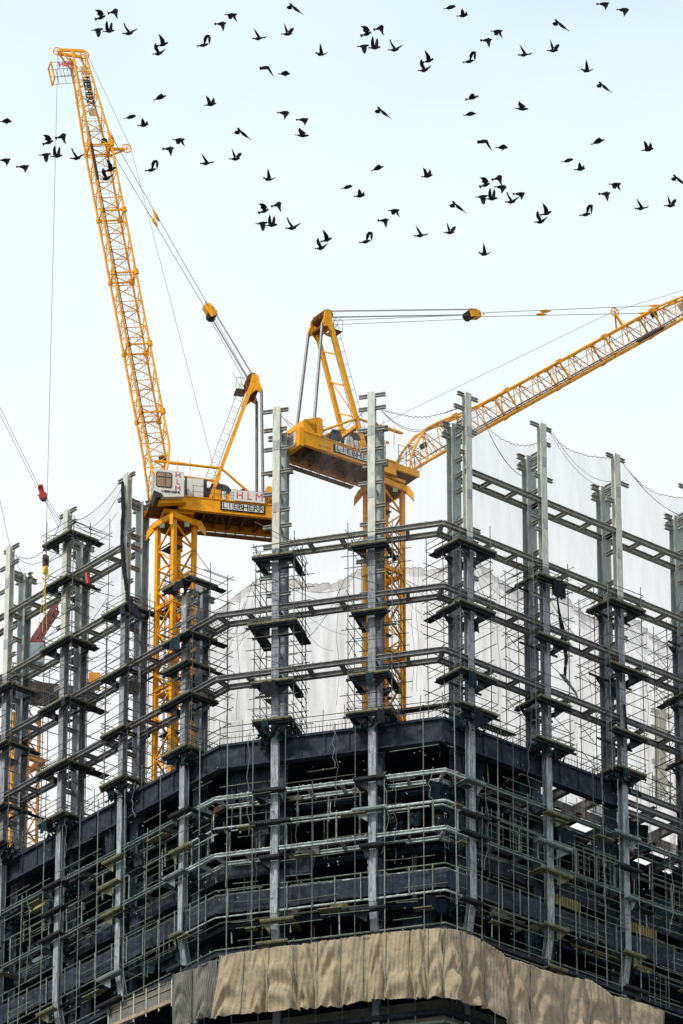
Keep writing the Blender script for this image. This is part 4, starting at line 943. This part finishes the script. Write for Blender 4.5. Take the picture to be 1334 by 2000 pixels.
    # tip: sheaves and the little access cage
    if tipwork:
        m_ = MB()
        e1, e2 = J(jlen, 0, uu(jlen, 1)), J(jlen, 0, uu(jlen, 0))
        out = T(tip_out, 0, 0)-T(0, 0, 0) if False else None
        ta, tb = J(jlen-.1, .0, uu(jlen, 1)+.15), J(jlen+.4, .0, uu(jlen, 0)-1.15)
        m_.bar(J(jlen, .5, uu(jlen, 1)), J(jlen+.35, .3, uu(jlen, 0)-1.1), .16, .26); m_.bar(J(jlen, -.5, uu(jlen, 1)), J(jlen+.35, -.3, uu(jlen, 0)-1.1), .16, .26)
        m_.bar(J(jlen-1.5, .5, uu(jlen, 0)), J(jlen+.3, .3, uu(jlen, 0)-1.0), .12, .12); m_.bar(J(jlen-1.5, -.5, uu(jlen, 0)), J(jlen+.3, -.3, uu(jlen, 0)-1.0), .12, .12)
        for c_ in (ta, tb):
            for i in range(16): a, b = 2*math.pi*i/16, 2*math.pi*(i+1)/16; m_.tube(c_+(jx*math.cos(a)+V((0, 0, 1))*math.sin(a))*.38, c_+(jx*math.cos(b)+V((0, 0, 1))*math.sin(b))*.38, .05, 5)
            m_.tube(c_-jx*.36, c_+jx*.36, .04, 4); m_.tube(c_-V((0, 0, .36)), c_+V((0, 0, .36)), .04, 4)
        m_.build('jib_head', 'orange', th)
        m_ = MB(); q0 = J(jlen-1.0, 0, uu(jlen, 0)); dn = V((0, 0, -1)); ou = (jx*.97+V((0, 0, -.22))).normalized(); vv = ou.cross(jy).normalized(); vv = vv if vv.z < 0 else -vv
        def Cg(a, y, b): return q0+ou*a+jy*y+vv*b
        for y in (-.6, .6):
            for b in (0, .7, 1.5): m_.tube(Cg(.2, y, b), Cg(2.1, y, b), .025, 4)
            for a in (.2, .8, 1.45, 2.1): m_.tube(Cg(a, y, 0), Cg(a, y, 1.5), .025, 4)
        m_.mi = 1
        for y in (-.6, .6): m_.bar(Cg(2.1, y, -.1), Cg(2.1, y, 1.6), .12, .12)
        m_.bar(Cg(2.1, -.6, -.1), Cg(2.1, .6, -.1), .1, .1); m_.bar(Cg(2.1, -.6, 1.6), Cg(2.1, .6, 1.6), .1, .1)
        cg = m_.build('access_cage', ['cable', 'orange'], th)
        text('lettering', 'HLM', .62, 'red', cg, Cg(.85, .66, .3), right if False else -ou, -vv, .02, .03, 1.0)
        # name board inside the top of the jib, read along it
        s0, s1 = jlen-6.6, jlen-1.6; m_ = MB(); jup = jn.x*jx+V((0, 0, jn.z))
        for a, b in ((s0, s0+.75), (s1-.75, s1)): m_.bar(J(a, .55, .55), J(b, .55, .55), .06, .62, jup)
        m_.bar(J(s0+.7, .55, .25), J(s1-.7, .55, .25), .05, .05); m_.bar(J(s0+.7, .55, .85), J(s1-.7, .55, .85), .05, .05)
        nb = m_.build('name_board', 'beige', th)
        jd = (J(1, 0, 0)-J(0, 0, 0)).normalized(); ud = (J(0, 0, 1)-J(0, 0, 0)).normalized()
        text('lettering', 'LIEBHERR', .78, 'signblack', nb, J((s0+s1)/2, .62, .5), -jd, -ud if (-jd).cross(-ud).dot(jy) > 0 else ud, .02, .03, .86)
    return th, J, T, tip, uu
c1, J1, T1, tip1, _ = crane('left luffing crane, amber yellow with steep boom and white cab', 344, 1034, 14.5, math.pi+R(12), 1, R(79.4), 43.9, Z['slab']-.04, rl=8.35)
c2, J2, T2, tip2, _ = crane('right luffing crane, amber yellow with low boom crossing to the right edge', 750, 966, 11.0, R(35), -1, R(39.7), 46.0, Z['slab']-.04, sheave=.70, hlm=False, attach=.80)
# hook of the left crane
tp = tip1; hk = at(95, 1080, tp.y); ya = tp.y
hx = at(113, 108, ya); 
ho = empty('hook_block', at(95, 1128, ya), 'small yellow hook block on a long vertical rope beside the second column from the left', 'crane hook')
bot = V((hx.x, ya, at(95, 1085, ya).z))
m_ = MB(); m_.tube(hx, bot, .022, 5); m_.build('hoist_rope', 'cable', ho)
m_ = MB(); m_.bar(bot, bot-V((0, 0, 1.0)), .5, .28); m_.tube(bot-V((.18, 0, .35)), bot-V((-.18, 0, .35)), .36, 14); m_.build('pulley_housing', 'rust', ho)
m_ = MB(); m_.bar(bot-V((0, 0, 1.0)), bot-V((0, 0, 1.35)), .3, .3); m_.bar(bot-V((.0, 0, 1.35)), bot-V((0, 0, 1.75)), .5, .22)
pts = [bot-V((0, 0, 1.75))+V((.24*math.sin(a), 0, -.26+.26*math.cos(a))) for a in [i*.5 for i in range(10)]]; m_.path(pts, .07, 6); m_.build('hook', 'yellow', ho)
m_ = MB(); b0 = bot-V((0, 0, 2.3))
for dx in (-.5, -.15, .25): m_.tube(b0, b0+V((dx, .2, -5-dx)), .02, 4)
m_.build('sling', 'yellow', ho)

# ------------------------------------------------------------------ third crane, mostly hidden at the left edge
t3 = empty('tower_crane', zz(at(52, 1600, 35), Z['slab']), 'mostly hidden crane behind the left columns with dark red machinery', 'crane', None)
Y3 = 35; ax = at(52, 1390, Y3); m_ = MB(); zb_ = t3.location.z
cs = [tR*a*.8+nR*b*.8 for a, b in ((-1, -1), (1, -1), (1, 1), (-1, 1))]
for c in cs: m_.bar(zz(ax+c, zb_), ax+c, .22, .22, nR)
z = ax.z; fl = 0
while z-1.4 > zb_:
    for i in range(4):
        a, b = cs[i], cs[(i+1) % 4]
        if (fl+i) % 2: a, b = b, a
        m_.bar(zz(ax+a, z), zz(ax+b, z-1.4), .1, .1)
    z -= 1.4; fl += 1
for zc in (at(52, 1490, Y3).z,):
    for i in range(4): m_.bar(zz(ax+cs[i]*1.4, zc), zz(ax+cs[(i+1) % 4]*1.4, zc), .4, .5)
m_.build('mast', 'orange', t3)
m_ = MB(); A = at(-10, 1345, Y3); B = at(185, 1368, Y3-2)
for dy in (-1.3, 1.3): m_.bar(A+V((0, dy, 0)), B+V((0, dy, 0)), .2, .9)
m_.bar(A+V((0, 0, -.3)), B+V((0, 0, -.3)), 2.4, .08)
for i in range(9): p = A.lerp(B, (i+.5)/9); m_.bar(p+V((0, -1.2, -.4)), p+V((.5, 1.2, -.4)), .14, .2)
m_.build('counter_jib', 'rust', t3)
m_ = MB(); A = at(66, 1256, Y3-1); B = at(112, 1185, Y3-1); d_ = (B-A)
for dy in (-.8, .8): m_.bar(A+V((0, dy, 0)), B+V((0, dy, 0)), .3, .4)
for i in range(7): m_.bar(A.lerp(B, i/6)+V((0, -.8, 0)), A.lerp(B, i/6)+V((0, .8, 0)), .14, .14)
m_.bar(A+V((-.4, 0, -.1)), A+V((1.0, 0, -.4)), 1.9, .3); m_.build('a_frame', 'maroon', t3)
m_ = MB(); p = at(68, 1282, Y3-1.5); m_.bar(p-V((.75, 0, 0)), p+V((.75, 0, 0)), 1.6, 1.9); m_.build('machine_house', 'bluegrey', t3)
m_ = MB(); p = at(176, 1331, Y3-2.2); m_.bar(p-V((.1, 0, 0)), p+V((.85, 0, 0)), 1.6, .95); m_.build('counterweight', 'orange', t3)
m_ = MB(); p = at(168, 1328, Y3-2.6)
for i in range(4): m_.bar(p+V((-.5+i*.22, 0, .4-.1*i)), p+V((-.45+i*.22, 0, -.5)), .14, .1)
m_.build('warning_flag', 'red', t3)
m_ = MB(); rr = random.Random(5)
for i in range(26):
    a = at(rr.uniform(5, 130), rr.uniform(1290, 1370), Y3+rr.uniform(-2, 1)); m_.tube(a, a+V((rr.uniform(-2, 2), rr.uniform(-1, 1), rr.uniform(-1, 1.5))), .05, 5)
m_.build('gallery', 'rust', t3)
m_ = MB(); p = at(172, 1125, Y3-6); 
tag(MB().bar(at(170, 1118, 19), at(172, 1140, 19), .3, .2).build('flag', 'red'), 'small red flag tied on the upper ring beam near the second column from the left', 'flag')
rb = empty('pulley_block', at(82, 985, 32), 'dark red rope block on slanting cables in the sky at the far left', 'pulley block')
p = at(82, 962, 32); dd = (at(78, 945, 32)-at(88, 980, 32)).normalized()
m_ = MB(); m_.bar(p+dd*.55, p-dd*.2, .4, .3); m_.bar(p+dd*.62, p+dd*.42, .42, .75, V((0, 1, 0))); m_.tube(p-dd*.35+V((0, -.22, 0)), p-dd*.35+V((0, .22, 0)), .36, 14); m_.build('block_body', 'redpaint', rb)
m_ = MB(); m_.tube(p-dd*.55+V((0, -.18, 0)), p-dd*.55+V((0, .18, 0)), .3, 14); m_.bar(p-dd*.3-V((.5, 0, 0)), p-dd*.3-V((.2, 0, 0)), .06, .06); m_.build('sheave', 'engine', rb)
m_ = MB()
for a, b in (((-12, 772), (76, 950)), ((-4, 802), (72, 952)), ((86, 975), (116, 1032)), ((92, 975), (122, 1022)), ((-10, 930), (19, 1066)), ((89, 978), (119, 1024))): m_.tube(at(*a, 32), at(*b, 32), .022, 5)
m_.build('cable', 'cable', rb)
# slender mast structure seen through the right bay
sm = MB(); a, b = at(1290, 1385, 24), at(1290, 1560, 24); sm.hsec(b, a, .8, .6, nR)
for q in range(5):
    z_ = a.z-.4-q*1.6
    for sg in (-1, 1): sm.hsec(zz(a+tR*sg*.3, z_), zz(a+tR*sg*1.1, z_), .3, .34)
tag(sm.build('pillar', 'steel'), 'far pale steel pillar with stubs seen through the bay at the right edge', 'pillar')

# ------------------------------------------------------------------ birds
# pose: body tail->beak, list of wing outlines, tail half width; all in photo pixels about the bird's centre (y down)
POSE = {
 'A': ((-8, 8), (11, 1), [[(-9, -8), (-1, -9), (4, -7), (8, -1), (2, 4), (-5, 0), (-4, -4)]], 3.6, 'one wing spread up, tail fanned'),
 'B': ((-9, -1), (10, -8), [[(-1, -3), (1, -9), (6, -10), (9, -6), (8, 4), (10, 10), (7, 9), (3, 3)]], 3.2, 'wing folded down, head up right'),
 'C': ((-12, 0), (10, -3), [[(-6, -3), (5, -3), (5, 6), (3, 13), (1, 14), (-2, 12), (-4, 6)]], 1.2, 'broad wing hanging straight down'),
 'D': ((-11, 5), (11, 3), [[(-7, 3), (-7, -7), (-4, -15), (-2, -11), (0, 3)], [(-1, 3), (2, -10), (5, -14), (6.5, -8), (6, 4)]], 1.3, 'both wings raised like rabbit ears'),
 'E': ((-12, 7), (7, 6), [[(-3, 6), (-8, -2), (-11, -10), (-9, -12), (-6, -5), (1, 3)], [(0, 4), (7, 0), (15, -4), (13, -1), (6, 5), (2, 8)]], 1.8, 'wings in a wide V'),
 'F': ((-8, 11), (12, 4), [[(-2, 8), (-3, 0), (-6, -11), (0, -6), (5, 0), (6, 6)]], 2.4, 'one long wing swept up'),
 'G': ((-11, 8), (6, 6), [[(-4, 6), (-9, -1), (-9, -8), (-6, -12), (-4, -6), (1, 4)], [(0, 4), (6, 1), (12, -3), (10, 1), (4, 7)]], 1.5, 'one curved wing up, one right'),
 'H': ((-15, 8), (5, 4), [[(-4, 5), (-4, -5), (0, -11), (6, -11), (9, -9), (4, -8), (2, -3), (-1, 4)], [(4, -10), (9, -9), (8, 0), (6, 6), (4, -2)]], 1.8, 'wings arched over like a hoop'),
 'I': ((-9, -3), (12, -5), [[(-1, -5), (5, -8), (9, -4), (8, 4), (6, 12), (4, 8), (1, 1)]], 3.0, 'fanned tail, one wing pointing down'),
 'J': ((-11, -4), (11, -5), [[(-7, -4), (4, -5), (4, -1), (0, 5), (-5, 4)], [(2, -5), (7, -5), (8, 2), (11, 9), (4, 3)]], 1.3, 'wings drooping in a flat arch'),
 'K': ((-13, 5), (4, 4), [[(-4, 4), (-9, -5), (-12, -14), (-6, -7), (1, 2)], [(0, 2), (6, 2), (13, -1), (9, 4), (2, 5)]], 2.0, 'narrow wing up left, one flat right'),
 'L': ((-12, 8), (8, 7), [[(-4, 7), (-6, 0), (-8, -12), (-4, -5), (0, 3)], [(-1, 4), (4, -3), (10, -5), (10, 0), (5, 7)]], 1.4, 'wings raised in a narrow V'),
 'M': ((17, 12), (-6, -7), [[(-3, -4), (-9, -3), (-13, 0), (-9, 4), (-2, 3)], [(-4, -2), (-8, -8), (-5, -10), (0, -4), (4, 0)]], .9, 'long thin tail trailing right'),
 'N': ((-9, 5), (3, 9), [[(-3, 8), (-3, -2), (-2, -13), (1, -6), (4, 4), (4, 8)], [(1, 7), (8, 5), (14, 2), (10, 6), (2, 11)]], 2.2, 'one wing straight up'),
 'O': ((-4, 2), (-11, -2), [[(-9, -2), (0, -4), (7, -3), (9, 1), (4, 3), (-5, 3)], [(3, -1), (9, 0), (13, 8), (17, 16), (8, 7)]], 1.3, 'bent wing trailing down right'),
 'P': ((-11, 1), (11, 1), [[(-8, 1), (-3, -3), (3, -5), (8, -1), (9, 2), (4, 4), (-1, 8), (1, 3)]], 1.3, 'in a flat notched glide'),
 'Q': ((-11, 6), (12, -3), [[(-9, 4), (-4, -2), (2, -6), (6, -3), (7, 0), (2, 4), (-2, 6)]], 1.6, 'in a slanting glide'),
 'R': ((-10, 7), (11, 3), [[(-5, 6), (-6, -1), (-8, -10), (-2, -6), (2, 2)], [(0, 3), (3, -4), (6, -8), (8, -2), (8, 4)]], 1.3, 'both ragged wings raised'),
 'S': ((-11, 2), (11, -3), [[(-8, 1), (-1, -4), (6, -5), (10, -3), (2, 1), (-2, 3), (-4, 5), (-4, 2)]], 1.0, 'as a thin slanting sliver'),
 'T': ((-10, 6), (10, 3), [[(-4, 5), (-4, -2), (-2, -8), (2, -3), (4, 3)], [(2, 3), (5, -1), (8, -3), (8, 4)]], 1.4, 'stubby raised wings'),
 'U': ((-10, -3), (11, -3), [[(-8, -3), (0, -6), (8, -6), (12, -2), (8, 3), (2, 11), (1, 3), (-1, -1)]], 1.6, 'wing hooked down like a seven'),
 'V': ((-12, -2), (11, -4), [[(-4, -1), (2, -5), (9, -5), (8, 1), (3, 10), (1, 4), (-2, 1)]], 2.4, 'level body, one short wing down'),
 'W': ((-12, 5), (13, 6), [[(-4, 4), (-7, -2), (-5, -8), (-1, -4), (5, 0), (8, 3)]], 1.0, 'neck stretched right, wing cocked up'),
 'X': ((-10, 5), (13, -2), [[(-5, 0), (0, -6), (4, -5), (6, -2), (3, 3), (-5, 3)]], 2.6, 'level glide with notched tail'),
 'Y': ((-12, 3), (12, -1), [[(-9, 2), (-2, -3), (4, -4), (9, -1), (4, 2), (-2, 3)]], .9, 'slim spindle with wings closed'),
}
birdmesh = {}
def bird_mesh(key):
    tl, bk, wings, fan, _ = POSE[key]; u = .0228                      # metres per photo pixel at the birds' distance
    def P(x, y, d=0): return cr*(x*u)+cu*(-y*u)+cf*(d*u)
    mb = MB(); a, b = V((tl[0], tl[1], 0)), V((bk[0], bk[1], 0)); d = (b-a).normalized(); nrm = V((-d.y, d.x, 0))
    rad = [.25, .9, 1.6, 2.7, 3.3, 3.2, 2.4, 1.9, 2.1, 1.9, .8, .1]; tt = [0, .12, .22, .36, .5, .62, .72, .78, .84, .89, .94, 1.0]
    if key in 'QSYXPM': rad = [r*.85 for r in rad]
    n = 10; vs = []
    for t, r in zip(tt, rad):
        c = a.lerp(b, t)+nrm*(-.8*math.sin(t*3.14)*(1 if nrm.y < 0 else -1))
        for q in range(n): an = 2*math.pi*q/n; o = c+nrm*math.cos(an)*r; vs.append(P(o.x, o.y, math.sin(an)*r*.9))
    k = len(tt)
    mb.add(vs, [(i*n+j, i*n+(j+1) % n, (i+1)*n+(j+1) % n, (i+1)*n+j) for i in range(k-1) for j in range(n)]+[tuple(range(n))[::-1], tuple(range((k-1)*n, k*n))])
    # tail fan
    pts = [a+d*5, a+nrm*fan-d*.6, a-d*1.6, a-nrm*fan-d*.6]
    mb.prism([P(p.x, p.y, -.35) for p in pts], cf*(.7*u))
    for wi, wg in enumerate(wings):
        cx = sum(p[0] for p in wg)/len(wg); cy = sum(p[1] for p in wg)/len(wg)
        bc = a.lerp(b, .55); sg = -1 if wi == 0 else 1
        def dep(p): return sg*.9*max(0, (V((p[0], p[1], 0))-bc).length-3)
        m = len(wg); f = [P(p[0], p[1], dep(p)-.3) for p in wg]; g_ = [P(p[0], p[1], dep(p)+.3) for p in wg]
        ce, cg = P(cx, cy, dep((cx, cy))-.8), P(cx, cy, dep((cx, cy))+.8)
        fs = []
        for i in range(m): j = (i+1) % m; fs += [(i, j, 2*m), (m+j, m+i, 2*m+1), (i, m+i, m+j, j)]
        mb.add(f+g_+[ce, cg], fs)
    me = bpy.data.meshes.new('pigeon'); me.from_pydata(mb.v, [], mb.f); me.materials.append(M['bird']); me.update(); return me
def bird(key, px, py, where, sc=1.0):
    if key not in birdmesh: birdmesh[key] = bird_mesh(key)
    d = ray(px, py); rr = random.Random(int(px*7+py)); dist = 296*(1+rr.uniform(-.02, .02))
    o = bpy.data.objects.new('pigeon', birdmesh[key]); C.objects.link(o); o.location = CAM+d*dist
    k = sc*(1.04+.06*rr.random()); o.scale = (k, k, k)
    tag(o, 'black pigeon '+POSE[key][4]+', '+where, 'bird', 'pigeons flying in front of the cranes')
base = dict(A=(195, 29), B=(221, 27), C=(192, 59), D=(213, 56), E=(253, 58), F=(316, 78), G=(311, 97), H=(402, 81), I=(430, 50), J=(452, 33), K=(508, 70), L=(563, 58), M=(573, 15), N=(627, 98))
for k, (x, y) in base.items(): bird(k, x, y, 'in the top left flock')
for k, (x, y) in base.items(): bird(k, x+519, y+32, 'in the top right flock')
for k, (x, y) in base.items(): bird(k, x-102, y+244, 'in the flock around the steep boom')
for k, x, y in [('A', 514, 407), ('B', 540, 404), ('C', 513, 437), ('D', 531, 435), ('E', 572, 438), ('F', 636, 460), ('G', 628, 477), ('H', 719, 465), ('I', 748, 434), ('J', 770, 415), ('K', 824, 455), ('L', 880, 446), ('M', 891, 402), ('N', 946, 488)]:
    bird(k, x, y, 'in the lowest flock mid picture')
for k, x, y in [('A', 946, 356), ('B', 971, 352), ('C', 943, 385), ('D', 961, 383), ('E', 1000, 387), ('F', 1065, 408), ('G', 1057, 425), ('H', 1149, 412), ('I', 1180, 382), ('J', 1202, 364), ('K', 1255, 402), ('L', 1311, 393), ('M', 1323, 350)]:
    bird(k, x, y, 'in the lower right flock')
for k, x, y, wr in [('O', 518, 133, 'below the top left flock'), ('P', 556, 143, 'below the top left flock'), ('Q', 313, 189, 'right of the boom tip'), ('R', 411, 198, 'alone right of the boom tip'), ('S', 255, 229, 'just right of the steep boom'),
    ('T', 280, 239, 'just right of the steep boom'), ('U', 553, 223, 'left of the picture middle'), ('V', 592, 236, 'left of the picture middle'), ('W', 590, 258, 'left of the picture middle'), ('P', 12, 236, 'at the left edge'), ('V', 10, 315, 'at the very left edge'), ('V', 46, 328, 'second from the left edge'),
    ('X', 921, 189, 'right of the picture middle'), ('Y', 918, 222, 'right of the picture middle'), ('W', 1019, 206, 'below the top right flock'), ('M', 745, 218, 'alone at the picture middle'), ('M', 1177, 168, 'below the top right flock'), ('O', 944, 277, 'above the lower right flock'), ('P', 981, 287, 'above the lower right flock'),
    ('Q', 738, 327, 'above the lowest flock'), ('R', 834, 338, 'above the lowest flock'), ('S', 678, 366, 'above the lowest flock'), ('T', 703, 377, 'above the lowest flock'), ('Q', 1168, 275, 'above the lower right flock'), ('R', 1265, 286, 'above the lower right flock'), ('S', 1109, 314, 'above the lower right flock'),
    ('T', 1133, 325, 'above the lower right flock'), ('S', 879, 15, 'at the top edge'), ('T', 904, 25, 'at the top edge'), ('V', 1179, 10, 'at the top right edge'), ('U', 1216, 22, 'at the top right edge'), ('U', 977, 368, 'inside the lower right flock'), ('V', 1015, 381, 'inside the lower right flock')]:
    bird(k, x, y, wr)
